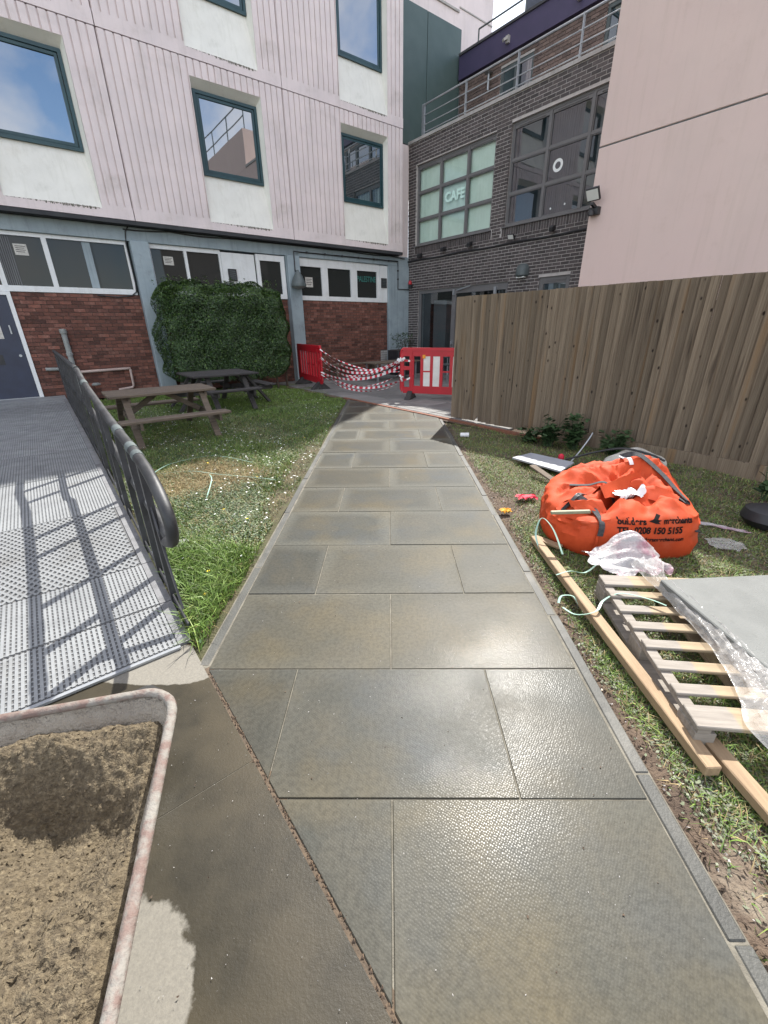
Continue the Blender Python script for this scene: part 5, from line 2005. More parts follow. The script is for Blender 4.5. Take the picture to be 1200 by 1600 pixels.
from mathutils.noise import noise as mnoise_
prof = [(0.00, .97), (0.06, 1.0), (.2, 1.015), (.38, 1.02), (.52, 1.012), (.64, 1.004), (.74, .995), (.83, .985), (.91, .972), (.96, .955), (1.0, .93)]
ncap = 20


def top_z(x, y, cr_):
    """collapsed top: a tent rising to the back right, a torn mouth in the front middle"""
    z = .285 + .085 * max(0, y - 2.62) + .075 * (x - 1.3)
    z += .135 * math.exp(-(((x - 2.02) / .20) ** 2 + ((y - 3.22) / .20) ** 2))
    z += .06 * math.exp(-(((x - 1.62) / .25) ** 2 + ((y - 3.28) / .14) ** 2))
    # creases that run down from the peak and along the lip
    a = math.atan2(y - 3.22, x - 2.02)
    rr = math.hypot(x - 2.02, y - 3.22)
    z += .050 * min(1, rr * 3) * (abs(math.sin(a * 6.5 + 1.1 * mnoise_(Vector((x * 4, y * 4, 1))))) - .5)
    z += -.075 * abs(mnoise_(Vector((x * 7, y * 7, 3)))) - .018 * abs(mnoise_(Vector((x * 19, y * 19, 8)))) + .022
    # mouth
    u_, v_ = (x - 1.66) * .93 + (y - 2.87) * .36, -(x - 1.66) * .36 + (y - 2.87) * .93
    e_ = (u_ / .19) ** 2 + (v_ / .085) ** 2
    z -= .17 * max(0, 1 - e_ ** 1.5) if e_ < 1 else 0
    z += .035 * math.exp(-((math.sqrt(e_) - 1.15) / .16) ** 2) * (1 if v_ > -.05 else .4)
    return z


vs = []
for li, (hf, rf) in enumerate(prof):
    for i, p in enumerate(ring):
        q = bc + (p - bc) * rf
        cz = crest(p)
        d = (p - bc).normalized()
        wr = abs(mnoise_(Vector((q.x * 5, q.y * 5, cz * hf * 26))))
        wr2 = abs(mnoise_(Vector((q.x * 12 + 5, q.y * 12, cz * hf * 48))))
        k_ = min(1, hf * 3) * (1.0 if p.x < 1.45 or p.x > 2.05 else .45)
        q = q + d * k_ * (.014 - .040 * wr - .020 * wr2) + d * fold(i, li * .4, .006 * hf)
        vs.append((q.x, q.y, max(cz * hf, 0) - (.01 if li == 0 else 0)))
for c_ in range(1, ncap):
    t_ = c_ / ncap
    for i, p in enumerate(ring):
        q = bc + (p - bc) * (.93 * (1 - t_))
        z = top_z(q.x, q.y, 0)
        bl_ = min(1, t_ / .22)
        bl_ = bl_ * bl_ * (3 - 2 * bl_)
        vs.append((q.x, q.y, (crest(p) + .012 * math.sin(math.pi * min(1, t_ / .2))) * (1 - bl_) + z * bl_))
prof = prof + [0] * (ncap - 1)
fs = [(l * NB + i, l * NB + (i + 1) % NB, (l + 1) * NB + (i + 1) % NB, (l + 1) * NB + i) for l in range(len(prof) - 1) for i in range(NB)]
mb = MB().add(vs, fs)
body = mb.build('body', M['orange'], BG, smooth=38)
bvh = BVHTree.FromPolygons([Vector(v) for v in vs], fs)
# sand inside the bag
mb = MB()
mb.grid(lambda a, b: (1.66 + (a - .5) * .30 * .93 - (b - .5) * .12 * .36, 2.87 + (a - .5) * .30 * .36 + (b - .5) * .12 * .93, .225 + .02 * mnoise_(Vector((a * 6, b * 4, 2)))), 14, 8)
mb.build('contents', M['sand'], BG, smooth=True)


def onbag(x, z, y0=1.5, off=.005):
    h = bvh.ray_cast(Vector((x, y0, z)), Vector((0, 1, 0)))
    if h[0] is None: return Vector((x, 2.6, z))
    return h[0] + Vector((0, -off, 0))


def dropbag(x, y, off=.008):
    h = bvh.ray_cast(Vector((x, y, 3)), Vector((0, 0, -1)))
    return (h[0] if h[0] else Vector((x, y, .02))) + Vector((0, 0, off))


def bag_text(body_, size, cx, cz, width, bold=.0, slope=0.0):
    vs, fs = text_mesh(body_, size, 1.0, bold)
    w0 = max(v[0] for v in vs) - min(v[0] for v in vs)
    k = width / w0
    # split long triangles by working on a refined copy
    bm = bmesh.new()
    bv = [bm.verts.new((v[0] * k, v[1], 0)) for v in vs]
    for f in fs:
        try: bm.faces.new([bv[i] for i in f])
        except ValueError: pass
    bmesh.ops.triangulate(bm, faces=bm.faces)
    out_v = [onbag(cx + v.co.x, cz + v.co.y + slope * v.co.x) for v in bm.verts]
    bm.verts.index_update()
    out_f = [tuple(v.index for v in f.verts) for f in bm.faces]
    bm.free()
    return out_v, out_f


tx = MB()
for args in (('TEL: 0208 150 5155', .062, 1.735, .215, .47, .0022, .02), ('www.kbsbuildersmerchant.com', .036, 1.745, .155, .49, .0012, .02),
             ('builders', .052, 1.60, .272, .20, .0018, .01), ('merchants', .052, 1.93, .282, .21, .0018, .03)):
    a, b = bag_text(*args[:5], bold=args[5], slope=args[6])
    tx.add(a, b)
# winged emblem between the two words
for sgn in (1,):
    em = [(-.045, .0), (-.01, .012), (.03, .035), (.05, .03), (.02, .010), (.045, .008), (.02, -.004), (.035, -.014), (.0, -.012), (-.02, -.006)]
    tx.add([onbag(1.765 + x, .277 + z) for x, z in em], [tuple(range(len(em)))])
tx.build('print', M['ink'], BG, label='black printing with phone number and web address')


def ribbon(pts, wdt, mt, name, parent, th=.004, up=Vector((0, 0, 1)), n=6):
    c = smooth_pts(pts, n)
    mb = MB()
    vs = []
    for i, p in enumerate(c):
        t = (c[min(i + 1, len(c) - 1)] - c[max(i - 1, 0)]).normalized()
        s = t.cross(up)
        s = s.normalized() * wdt / 2 if s.length > 1e-4 else Vector((wdt / 2, 0, 0))
        nrm = s.cross(t).normalized() * th
        vs += [p - s, p + s, p + s + nrm, p - s + nrm]
    fs = []
    for i in range(len(c) - 1):
        for k in range(4):
            fs.append((4 * i + k, 4 * i + (k + 1) % 4, 4 * i + 4 + (k + 1) % 4, 4 * i + 4 + k))
    mb.add(vs, fs)
    return mb.build(name, mt, parent, smooth=40)


# lifting loops of grey webbing
ribbon([dropbag(1.86, 3.32, .012), dropbag(1.95, 3.22, .03), dropbag(2.05, 3.05, .02), dropbag(2.10, 2.88, .012), dropbag(2.10, 2.72, .012), onbag(2.07, .34, off=.012), onbag(2.09, .2, off=.012)], .045, M['strap'], 'lifting_loop', BG, up=Vector((.25, -.8, .5)))
ribbon([dropbag(1.36, 3.12, .012), dropbag(1.48, 3.05, .03), dropbag(1.60, 2.98, .03), dropbag(1.68, 2.90, .015)], .04, M['strap'], 'lifting_loop', BG)
ribbon([dropbag(1.30, 2.86, .01), dropbag(1.36, 2.76, .02), dropbag(1.39, 2.68, .015), onbag(1.39, .25, off=.014), onbag(1.38, .17, off=.012)], .045, M['strap'], 'lifting_loop', BG, up=Vector((.1, -.9, .3)))
ribbon([dropbag(1.19, 2.82, .012), dropbag(1.25, 2.83, .02), dropbag(1.32, 2.86, .02), dropbag(1.40, 2.92, .01)], .035, M['black'], 'lifting_loop', BG)
ribbon([onbag(1.372, .24, off=.012), onbag(1.365, .12, off=.012), onbag(1.36, .03, off=.012)], .02, M['orange'], 'seam_tape', BG, up=Vector((0, -1, 0)))
ribbon([dropbag(1.86, 3.32, .02), dropbag(1.87, 3.27, .03), dropbag(1.88, 3.22, .025), dropbag(1.89, 3.18, .02)], .04, M['tapew'], 'strap_label', BG)
def bag_flap(P, name='fabric_flap'):
    '''loose folded edge of the bag: P rows of points'''
    A_ = [smooth_pts([Vector(q) for q in row], 6) for row in P]
    mb_ = MB()
    n0 = len(A_[0])

    def fn(a, b):
        j = min(int(round(a * (n0 - 1))), n0 - 1)
        col = [row[j] for row in A_]
        k = b * (len(col) - 1)
        k0 = min(int(k), len(col) - 2)
        p = col[k0].lerp(col[k0 + 1], k - k0)
        w_ = .016 * abs(mnoise_(Vector((p.x * 14, p.y * 14, p.z * 14)))) + .008 * mnoise_(Vector((p.x * 40, p.y * 40, 3)))
        return (p.x, p.y, p.z + w_)
    mb_.grid(fn, n0 - 1, 8)
    return mb_.build(name, M['orange'], BG, smooth=60)


bag_flap([[(1.46, 2.95, 0.310), (1.60, 3.02, 0.350), (1.76, 3.06, 0.370), (1.90, 3.10, 0.390)], [(1.50, 2.90, 0.405), (1.62, 2.96, 0.420), (1.76, 3.01, 0.450), (1.90, 3.06, 0.460)], [(1.52, 2.83, 0.335), (1.64, 2.87, 0.325), (1.78, 2.93, 0.310), (1.92, 3.0, 0.350)]])
bag_flap([[(1.86, 3.02, 0.370), (1.98, 2.94, 0.360), (2.08, 2.84, 0.355)], [(1.84, 2.93, 0.390), (1.95, 2.86, 0.405), (2.06, 2.77, 0.360)], [(1.80, 2.86, 0.335), (1.90, 2.78, 0.330), (2.0, 2.70, 0.320)]])
bag_flap([[(1.20, 2.88, 0.285), (1.32, 2.84, 0.320), (1.44, 2.84, 0.335)], [(1.22, 2.82, 0.320), (1.33, 2.77, 0.345), (1.45, 2.76, 0.350)], [(1.26, 2.74, 0.275), (1.36, 2.69, 0.285), (1.48, 2.69, 0.290)]])
BG.scale = (0.90, 0.95, 1.0)
BG.location.y -= 0.025
# stick lying across its lip, crumpled sheet in its mouth
ST = tag(MB().obox((0, 0, 0), (.26, -.02, .015), .028, .022).build('wooden_stick', M['greeno'], None, bevel=.004), 'olive stick poking out over the left lip of the orange bag', 'stick')
ST.location = (1.11, 2.665, .295)


def crumple(x0, y0, L, W_, zf, seed, mt, name, label, cat, amp=.03, n=26, rot=0.0, outline=.12):
    r = random.Random(seed)
    ph = [(r.uniform(4, 16), r.uniform(4, 16), r.uniform(0, 6.28), r.uniform(.3, 1)) for _ in range(9)]
    mb = MB()

    def fn(a, b):
        ex = 1 + outline * math.sin(b * 9 + seed) + outline * .6 * math.sin(b * 23 + seed * 2)
        ey = 1 + outline * math.sin(a * 8 + seed * 3) + outline * .6 * math.sin(a * 19 + seed)
        x, y = (a - .5) * L * ex, (b - .5) * W_ * ey
        h = 0
        for fx, fy, p_, w_ in ph:
            h += w_ * abs(math.sin(fx * a + fy * b + p_))
        h = h / 5 * amp
        X, Y = x0 + x * math.cos(rot) - y * math.sin(rot), y0 + x * math.sin(rot) + y * math.cos(rot)
        return (X, Y, zf(X, Y) + h)
    mb.grid(fn, n, n)
    o = mb.build(name, mt, None, smooth=60, org=Vector((x0, y0, 0)))
    o.location = (x0, y0, 0)
    return tag(o, label, cat)


crumple(1.72, 2.86, .20, .15, lambda x, y: dropbag(x, y, .012).z if dropbag(x, y).z > .3 else .34, 5, M['polyw'], 'plastic_scrap', 'crumpled white plastic scrap in the mouth of the orange bag', 'plastic', .03)


def fp(x, y):
    """height of things under the sheet: pallet top, else ground"""
    h = .03
    if y < 2.16: h = max(h, .135)
    return h


crumple(1.50, 2.34, .40, .34, lambda x, y: .05 + .16 * math.exp(-((x - 1.56) ** 2 + (y - 2.42) ** 2) / .02), 9, M['polyp'], 'packing_wrap', 'crumpled pink and white packing wrap heaped between the bag and the pallet', 'plastic', .06, 34, .25)

# ---- pallet
PA = thing('pallet', 'old wooden pallet with narrow slats on the grass between plank and concrete slab', 'pallet', (1.13, 1.10, 0), 'P', rz=math.radians(-5.5))
PLEN, PWID = 1.06, 0.72
sl = MB().box(0, PWID, -.029, .029, 0, .015).mesh('slat', M['pallet'], bevel=.003)
slw = MB().box(0, PWID, -.052, .052, 0, .018).mesh('slat', M['pallet'], bevel=.003)
for i in range(8):
    y = .06 + i * .134
    inst('slat', slw if i in (0, 7) else sl, PA, (random.uniform(-.008, .006), y, .105), rot=(0, 0, random.uniform(-.01, .01)))
for x in (0.0, .33, .66):
    MB().box(x + .004, x + .05, 0.01, PLEN - .02, .084, .105).build('stringer', M['pallet'], PA)
    for y in (0.01, .46, .92):
        MB().box(x, x + .075, y, y + .12, 0.015, .084).build('block', M['pallet'], PA, bevel=.003)
    MB().box(x + .0, x + .07, 0.0, PLEN - .01, -.005, .014).build('bottom_board', M['pallet'], PA)
# exposed stringer face on the left with notches
# ---- stacked concrete slabs resting on the pallet
CS = tag(MB().box(0, 1.15, 0, .98, 0, .058).build('concrete_slab', M['concrete'], None, bevel=.005), 'large pale grey concrete slab lying on the pallet at the right edge', 'slab')
CS.location = (1.535, .98, .150)
CS.rotation_euler = (0, 0, math.radians(4))
CS2 = tag(MB().box(0, 1.15, 0, .95, 0, .024).build('base_board', M['concd'], None), 'dark board under the pale concrete slab on the pallet', 'board')
CS2.location = (1.55, .99, .125)
CS2.rotation_euler = (0, 0, math.radians(4))

# clear polythene along the slab's left edge
def sheet(name, label, ctrl, mt, n=70, m_=16, amp=.022, seed=1):
    """ctrl: list of ((xl, yl, zl), (xr, yr, zr))"""
    Ls = smooth_pts([c[0] for c in ctrl], 12)
    Rs = smooth_pts([c[1] for c in ctrl], 12)
    r = random.Random(seed)
    ph = [(r.uniform(3, 9), r.uniform(10, 40), r.uniform(0, 6)) for _ in range(8)]
    nn = len(Ls)
    mb = MB()

    def fn(a, b):
        j = min(int(b * (nn - 1)), nn - 1)
        p = Ls[j].lerp(Rs[j], a)
        h = sum(abs(math.sin(f1 * a * 2 + f2 * b + p_)) for f1, f2, p_ in ph) / 8 * amp * (1.4 if .08 < a < .92 else .5)
        return (p.x, p.y, p.z + h)
    mb.grid(fn, m_, nn - 1)
    return tag(mb.build(name, mt, None, smooth=70), label, 'plastic')


sheet('polythene_sheet', 'clear crumpled polythene sheet trailing over the pallet beside the concrete slab',
      [((1.46, 2.24, .13), (1.64, 2.20, .16)), ((1.455, 2.02, .135), (1.53, 2.00, .165)), ((1.455, 1.80, .132), (1.535, 1.80, .165)), ((1.44, 1.55, .131), (1.54, 1.56, .168)), ((1.40, 1.35, .131), (1.545, 1.33, .168)),
       ((1.34, 1.20, .131), (1.55, 1.16, .17)), ((1.285, 1.10, .131), (1.56, 1.00, .168)), ((1.31, .98, .10), (1.60, .90, .12))], M['poly'], amp=.05, seed=4)

# ---- planks
for i, (p, q, w_, h_, lb) in enumerate((((1.075, 2.80, .028), (1.135, 1.00, .028), .056, .045, 'long pale timber plank lying beside the path, its near end over the grass'),
                                       ((1.205, 1.13, .022), (1.275, .38, .022), .06, .040, 'short pale timber plank at the right edge, touching the end of the long one'))):
    p, q = Vector(p), Vector(q)
    o = MB().obox(p - p, q - p, w_, h_).build('timber_plank', M['wood'], None, bevel=.004)
    o.location = p
    tag(o, lb, 'plank')
o = MB().obox((0, 0, 0), (.14, -.16, 0), .06, .02).build('wood_offcut', M['wood'], None, bevel=.003)
o.location = (1.09, 2.84, .015)
tag(o, 'small wood offcut under the far end of the long plank', 'offcut')

# ---- pale green strapping loops
def strap_loop(pts, name, label, wdt=.013):
    c = [Vector(p) for p in pts]
    o = ribbon(c, wdt, M['strapg'], name, None, .0015, Vector((0, .3, 1)), 10)
    return tag(o, label, 'strapping')


strap_loop([(1.06, 2.62, .02), (1.05, 2.72, .10), (1.10, 2.78, .20), (1.16, 2.70, .15), (1.19, 2.55, .03)], 'packing_strap', 'pale green strap arching over the far end of the long plank')
strap_loop([(1.03, 2.24, .06), (1.12, 2.26, .075), (1.24, 2.30, .04), (1.36, 2.38, .08), (1.46, 2.46, .16)], 'packing_strap', 'pale green strap running from the plank into the packing wrap')
strap_loop([(.98, 1.98, .008), (1.02, 1.90, .02), (1.10, 1.86, .07), (1.17, 1.93, .09), (1.26, 1.94, .13), (1.36, 1.86, .15), (1.42, 1.80, .15)], 'packing_strap', 'pale green strap crossing the plank and the pallet slats')
strap_loop([(.97, 2.02, .01), (1.0, 2.06, .03), (1.06, 2.05, .035), (1.08, 2.0, .01)], 'packing_strap', 'short pale green strap end at the path edging')

# ---- grey slate sheet, board, sack, hose, cloths
SH_ = tag(MB().prism([(1.44, 4.79), (1.81, 4.26), (2.08, 4.58), (1.72, 4.98)], .045, .065).build('slate_sheet', M['sheetg'], None, bevel=.003), 'flat grey slate sheet lying on the grass in front of the weeds', 'sheet')
o = tag(MB().obox((1.55, 4.40, .085), (1.70, 3.96, .02), .075, .018).build('broken_board', M['tablew'], None, bevel=.003), 'short brown board leaning off the edge of the grey slate sheet', 'board')
SK = thing('cement_sack', 'dirty white sack slumped between the orange bag and the fence', 'sack', (2.62, 4.35, 0), 'P', rz=math.radians(15))
mb = MB()


def sackf(a, b):
    th, ph = a * 2 * math.pi, (b - .5) * math.pi
    x = .33 * math.copysign(abs(math.cos(ph)) ** .6, 1) * math.copysign(abs(math.cos(th)) ** .6, math.cos(th))
    y = .19 * math.copysign(abs(math.cos(ph)) ** .6, 1) * math.copysign(abs(math.sin(th)) ** .7, math.sin(th))
    z = .11 + .12 * math.copysign(abs(math.sin(ph)) ** .8, math.sin(ph)) * (1 + .25 * math.sin(x * 15 + 1) + .20 * math.sin(y * 19 + x * 9))
    return (x, y, z - .01)


mb.grid(sackf, 40, 20)
mb.build('body', M['sandbag'], SK, smooth=True)
mb = MB()
mb.tube(smooth_pts([(2.04, 4.72, .05), (2.12, 4.66, .10), (2.30, 4.60, .17), (2.50, 4.42, .26), (2.70, 4.27, .24), (2.80, 4.15, .20)], 8), .012, 8)
tag(mb.build('rubber_hose', M['black'], None, smooth=True), 'black rubber hose curving from the slate sheet over the white sack', 'hose')
mb = MB()
mb.tube(smooth_pts([(2.10, 4.72, .02), (2.22, 4.80, .12), (2.36, 4.92, .24), (2.42, 4.98, .30)], 6), .009, 6)
tag(mb.build('bent_rod', M['steel'], None, smooth=True), 'thin grey rod sticking up beside the weeds', 'rod')
mb = MB()
mb.lathe([(0, 0), (.03, .004), (.036, .03), (.03, .06), (.012, .075), (0, .076)], (2.05, 4.88, .0), 12)
tag(mb.build('red_pot', M['redcloth'], None, smooth=40), 'small red plastic pot at the far corner of the slate sheet', 'pot')
gz = lambda x, y: lawn_z(x, y) + .004
crumple(1.26, 3.62, .17, .12, gz, 21, M['redcloth'], 'red_glove', 'crumpled red glove on bare soil left of the orange bag', 'glove', .06, 18)
crumple(1.005, 3.36, .09, .08, gz, 33, M['orangec'], 'orange_rag', 'small yellow and orange rag beside the path edging', 'rag', .06, 16)
crumple(2.42, 2.70, .24, .16, gz, 41, M['poly'], 'plastic_sheet', 'clear torn plastic piece flat on the grass right of the bag', 'plastic', .03, 18)
crumple(2.55, 3.05, .50, .05, gz, 47, M['polyp'], 'plastic_strip', 'pinkish plastic strip on the grass trailing from the bag to the right', 'plastic', .03, 18, -.5)
crumple(2.62, 3.55, .12, .09, gz, 52, M['polyw'], 'white_cup', 'white plastic scrap on the grass behind the orange bag', 'plastic', .06, 14)
mb = MB()
mb.tube([(1.05, 6.15, .015), (1.17, 6.12, .018)], [.03, .034], 12)
tag(mb.build('paper_cup', M['polyw'], None, smooth=40), 'white paper cup lying by the path edging near the fence end', 'cup')
crumple(-1.56, 2.70, .13, .11, gz, 61, M['poly'], 'plastic_cup', 'crushed clear plastic cup in the grass at the foot of the handrail', 'cup', .09, 18)
o = tag(MB().lathe([(0, .0), (.12, .0), (.17, .06), (.15, .13), (.05, .17), (0, .17)], (3.0, 3.08, -.01), 14).build('rubber_bucket', M['black'], None, smooth=40), 'black rubber lump at the right edge near the fence', 'bucket')

# ---- weeds by the fence
def weed(x, y, h, n, label, spread=.22):
    t = thing('weed', label, 'weed', (x, y, 0), 'P', 'weeds at the foot of the fence')
    mb = MB()
    lv = []
    for i in range(n):
        a = random.uniform(0, 6.28)
        r = random.uniform(.02, spread)
        hh = h * random.uniform(.3, 1)
        p0 = Vector((x + random.gauss(0, .03), y + random.gauss(0, .03), -.02))
        p2 = Vector((x + math.cos(a) * r, y + math.sin(a) * r, hh))
        p1 = (p0 + p2) / 2 + Vector((0, 0, hh * .15))
        mb.tube([p0, p1, p2], [.005, .004, .002], 4)
        for k in range(6):
            tt = random.uniform(.35, 1.05)
            c = p0.lerp(p2, tt) + Vector((random.gauss(0, .03), random.gauss(0, .03), random.gauss(0, .02)))
            s = random.uniform(.03, .07)
            b = random.uniform(0, 6.28)
            d = Vector((math.cos(b), math.sin(b), random.uniform(-.5, .4))).normalized()
            e = d.cross(Vector((random.gauss(0, .3), random.gauss(0, .3), 1))).normalized()
            lv += [c - d * s, c + e * s * .6, c + d * s, c - e * s * .6]
    mb.build('stem', M['weed'], t)
    o = bpy.data.objects.new('leaves', quadmesh('leaves', np.array([tuple(v) for v in lv]), M['weed'], (x, y, 0)))
    COL.objects.link(o)
    o.parent = t


weed(2.14, 5.60, .40, 34, 'leafy dark weed at the fence foot, left clump behind the slate sheet')
weed(2.42, 5.45, .42, 34, 'tall leafy weed in the middle of the fence foot')
weed(2.78, 5.10, .30, 30, 'dark bushy weed right of the rod and above the white sack')
weed(1.95, 5.85, .2, 14, 'low weed near the broken board at the fence foot')
weed(3.45, 3.62, .35, 6, 'thin tall weed against the gravel board at right', .1)

# ================================================================== WHEELBARROW
WB = thing('wheelbarrow', 'cement-caked wheelbarrow tray with a worn red rim full of wet sand', 'wheelbarrow', (-.85, .45, 0), 'P')


def rr_poly(pts, rad, n=8):
    out = []
    m_ = len(pts)
    for i in range(m_):
        p, a, b = Vector(pts[i]), Vector(pts[i - 1]), Vector(pts[(i + 1) % m_])
        da, db = (a - p).normalized(), (b - p).normalized()
        s, e = p + da * rad[i], p + db * rad[i]
        for k in range(n + 1):
            t = k / n
            out.append((1 - t) ** 2 * s + 2 * t * (1 - t) * p + t * t * e)
    return out


RIMZ = .56
corners = [(-.255, -.30), (-.606, .868), (-1.27, .70), (-1.20, -.30)]
rim = rr_poly([Vector((x, y, RIMZ)) for x, y in corners], [.12, .10, .12, .12])
cen = Vector((-.86, .26, 0))
floor_ = [Vector((cen.x + (p.x - cen.x) * .62, cen.y + (p.y - cen.y) * .60, .27)) for p in rim]
n_ = len(rim)
mb = MB()
levels = 6
vs = []
for l in range(levels + 1):
    t = l / levels
    for a, b in zip(rim, floor_):
        q = a.lerp(b, t)
        q.z = RIMZ - (RIMZ - .27) * t ** .85
        vs.append(q)
fs = [(l * n_ + i, l * n_ + (i + 1) % n_, (l + 1) * n_ + (i + 1) % n_, (l + 1) * n_ + i) for l in range(levels) for i in range(n_)]
fs.append(tuple(levels * n_ + i for i in range(n_)))
mb.add(vs, fs)
tray = mb.build('tray', M['barrow'], WB, smooth=60)
sm_ = tray.modifiers.new('t', 'SOLIDIFY')
sm_.thickness = .004
# rolled rim: flattened tube
mb = MB()
k = 10
vs = []
for i in range(n_):
    p, q = rim[i], rim[(i + 1) % n_]
    t = (rim[(i + 1) % n_] - rim[i - 1]).normalized()
    s = Vector((t.y, -t.x, 0))
    if s.dot(p - cen) < 0: s = -s
    for j in range(k):
        a = 2 * math.pi * j / k
        vs.append(p + s * (.008 + .0125 * math.cos(a)) + Vector((0, 0, .011 * math.sin(a) + .002 + .0015 * math.sin(i * 1.7 + j))))
fs = [(i * k + j, i * k + (j + 1) % k, ((i + 1) % n_) * k + (j + 1) % k, ((i + 1) % n_) * k + j) for i in range(n_) for j in range(k)]
mb.add(vs, fs)
mb.build('rim', M['rim'], WB, smooth=True)


# sand heap
def inside_scale(x, y):
    """0 at centre, 1 at the tray wall near the rim"""
    best = 0
    m_ = len(corners)
    for i in range(m_):
        a, b = corners[i], corners[(i + 1) % m_]
        ex, ey = b[0] - a[0], b[1] - a[1]
        nx_, ny_ = ey, -ex
        d0 = nx_ * (cen.x - a[0]) + ny_ * (cen.y - a[1])
        d = nx_ * (x - a[0]) + ny_ * (y - a[1])
        best = max(best, 1 - d / d0)
    return best


from mathutils import noise as mnoise


def sand_z(x, y):
    z = .508
    z += .035 * mnoise.noise(Vector((x * 4, y * 4, 0)))
    z += .016 * mnoise.noise(Vector((x * 11, y * 11, 2)))
    z += .009 * mnoise.noise(Vector((x * 26, y * 26, 5)))
    z += .007 * mnoise.noise(Vector((x * 60, y * 60, 9)))
    z += .0035 * mnoise.noise(Vector((x * 95, y * 110, 9)))
    z += .0065 * max(0, mnoise.noise(Vector((x * 210, y * 210, 4))))
    # dug hollow towards the far end and a ridge along the far wall
    z -= .15 * math.exp(-(((x + .80) / .17) ** 2 + ((y - .58) / .085) ** 2))
    z += .03 * math.exp(-(((y - .74 - (x + .8) * .25) / .05) ** 2))
    z -= .05 * math.exp(-(((x + .66) / .06) ** 2 + ((y - .50) / .14) ** 2))
    z += .055 * math.exp(-(((x + .85) / .26) ** 2 + ((y - .18) / .24) ** 2))
    s = inside_scale(x, y)
    if s > .86: z -= (s - .86) * .25
    return z


mb = MB()
nu, nv = 330, 400


def sandf(a, b):
    p = Vector((0, 0, 0))
    x = -1.26 + a * 1.02
    y = -.32 + b * 1.20
    s = inside_scale(x, y)
    lim = .955
    if s > lim:
        x, y = cen.x + (x - cen.x) * lim / s, cen.y + (y - cen.y) * lim / s
    return (x, y, sand_z(x, y))


mb.grid(sandf, nu, nv)
sn = mb.build('sand', M['sand'], WB, smooth=True)
gr = MB()
for i in range(11000):
    x, y = random.uniform(-1.2, -.42), random.uniform(-.2, .80)
    if inside_scale(x, y) > .88: continue
    s = random.choice((.0015, .002, .002, .003, .004, .006))
    z = sand_z(x, y)
    q = [Vector((random.gauss(0, 1), random.gauss(0, 1), random.gauss(0, 1))).normalized() * s for _ in range(4)]
    gr.add([Vector((x, y, z)) + v for v in q], [(0, 1, 2), (0, 2, 3), (0, 3, 1), (1, 3, 2)])
gr.build('sand_clod', M['sand'], WB, kind='stuff')
mb = MB()
mb.tube([(-.50, -.75, .50), (-.55, -.2, .30), (-.66, .40, .245), (-.80, .95, .19)], .017, 8)
mb.tube([(-1.15, -.75, .50), (-1.10, -.2, .30), (-1.02, .40, .245), (-.92, .95, .19)], .017, 8)
mb.build('frame', M['railpost'], WB, smooth=True)
for x in (-.57, -1.10):
    MB().tube([(x, .05, .27), (x, -.05, .02), (x, .10, .0), (x, .2, .265)], .014, 8).build('leg', M['railpost'], WB, smooth=True)
for x in (-.50, -1.15):
    MB().tube([(x, -.75, .50), (x, -.88, .52)], .021, 10).build('grip', M['rubber'], WB)
mb = MB()
vs = []
k, kk = 28, 8
for i in range(k):
    for j in range(kk):
        a, b = 2 * math.pi * i / k, 2 * math.pi * j / kk
        r = .15 + .04 * math.cos(b)
        vs.append((-.86 + .04 * math.sin(b), .98 + r * math.cos(a), .19 + r * math.sin(a)))
fs = [(i * kk + j, i * kk + (j + 1) % kk, ((i + 1) % k) * kk + (j + 1) % kk, ((i + 1) % k) * kk + j) for i in range(k) for j in range(kk)]
mb.add(vs, fs)
wh = mb.build('wheel', M['tyre'], WB, smooth=True)
MB().tube([(-.89, .98, .19), (-.83, .98, .19)], .10, 16).build('hub', M['steel'], wh)

# ================================================================== GROUND COVER
def blades(name, n, sample, hr, wr, mt, lean=.5, curl=.4):
    """n curved grass blades, three triangles each"""
    P = sample(n)
    n = len(P)
    h = rng.uniform(hr[0], hr[1], n) * P[:, 3]
    w = rng.uniform(wr[0], wr[1], n)
    a = rng.uniform(0, 2 * np.pi, n)
    side = np.stack([np.cos(a), np.sin(a), np.zeros(n)], 1)
    la = rng.uniform(0, 2 * np.pi, n)
    ld = np.stack([np.cos(la), np.sin(la), np.zeros(n)], 1) * (rng.uniform(.1, 1, n) * lean)[:, None]
    base = P[:, :3]
    up = np.array([0, 0, 1.0])
    mid = base + (up * .6 + ld * .45) * h[:, None]
    tip = base + (up * rng.uniform(.55, 1, n)[:, None] + ld * (1 + curl)) * h[:, None]
    V = np.empty((n, 5, 3))
    V[:, 0] = base - side * w[:, None] / 2
    V[:, 1] = base + side * w[:, None] / 2
    V[:, 2] = mid + side * w[:, None] * .4
    V[:, 3] = mid - side * w[:, None] * .4
    V[:, 4] = tip
    T = np.array([[0, 1, 2], [0, 2, 3], [3, 2, 4]])
    idx = (np.arange(n)[:, None, None] * 5 + T[None]).reshape(-1)
    me = bpy.data.meshes.new(name)
    me.vertices.add(n * 5)
    me.vertices.foreach_set('co', V.astype(np.float32).ravel())
    me.loops.add(len(idx))
    me.loops.foreach_set('vertex_index', idx.astype(np.int32))
    me.polygons.add(n * 3)
    me.polygons.foreach_set('loop_start', np.arange(0, n * 9, 3, dtype=np.int32))
    me.materials.append(mt)
    me.update()
    me.validate()
    o = bpy.data.objects.new(name, me)
    COL.objects.link(o)
    o['kind'] = 'stuff'
    return o


def lz(x, y):
    return -0.022 + 0.014 * np.sin(x * 2.1 + y * 1.3) + 0.011 * np.sin(x * 5.3 - y * 3.7) + 0.006 * np.sin(x * 11 + y * 9.1)


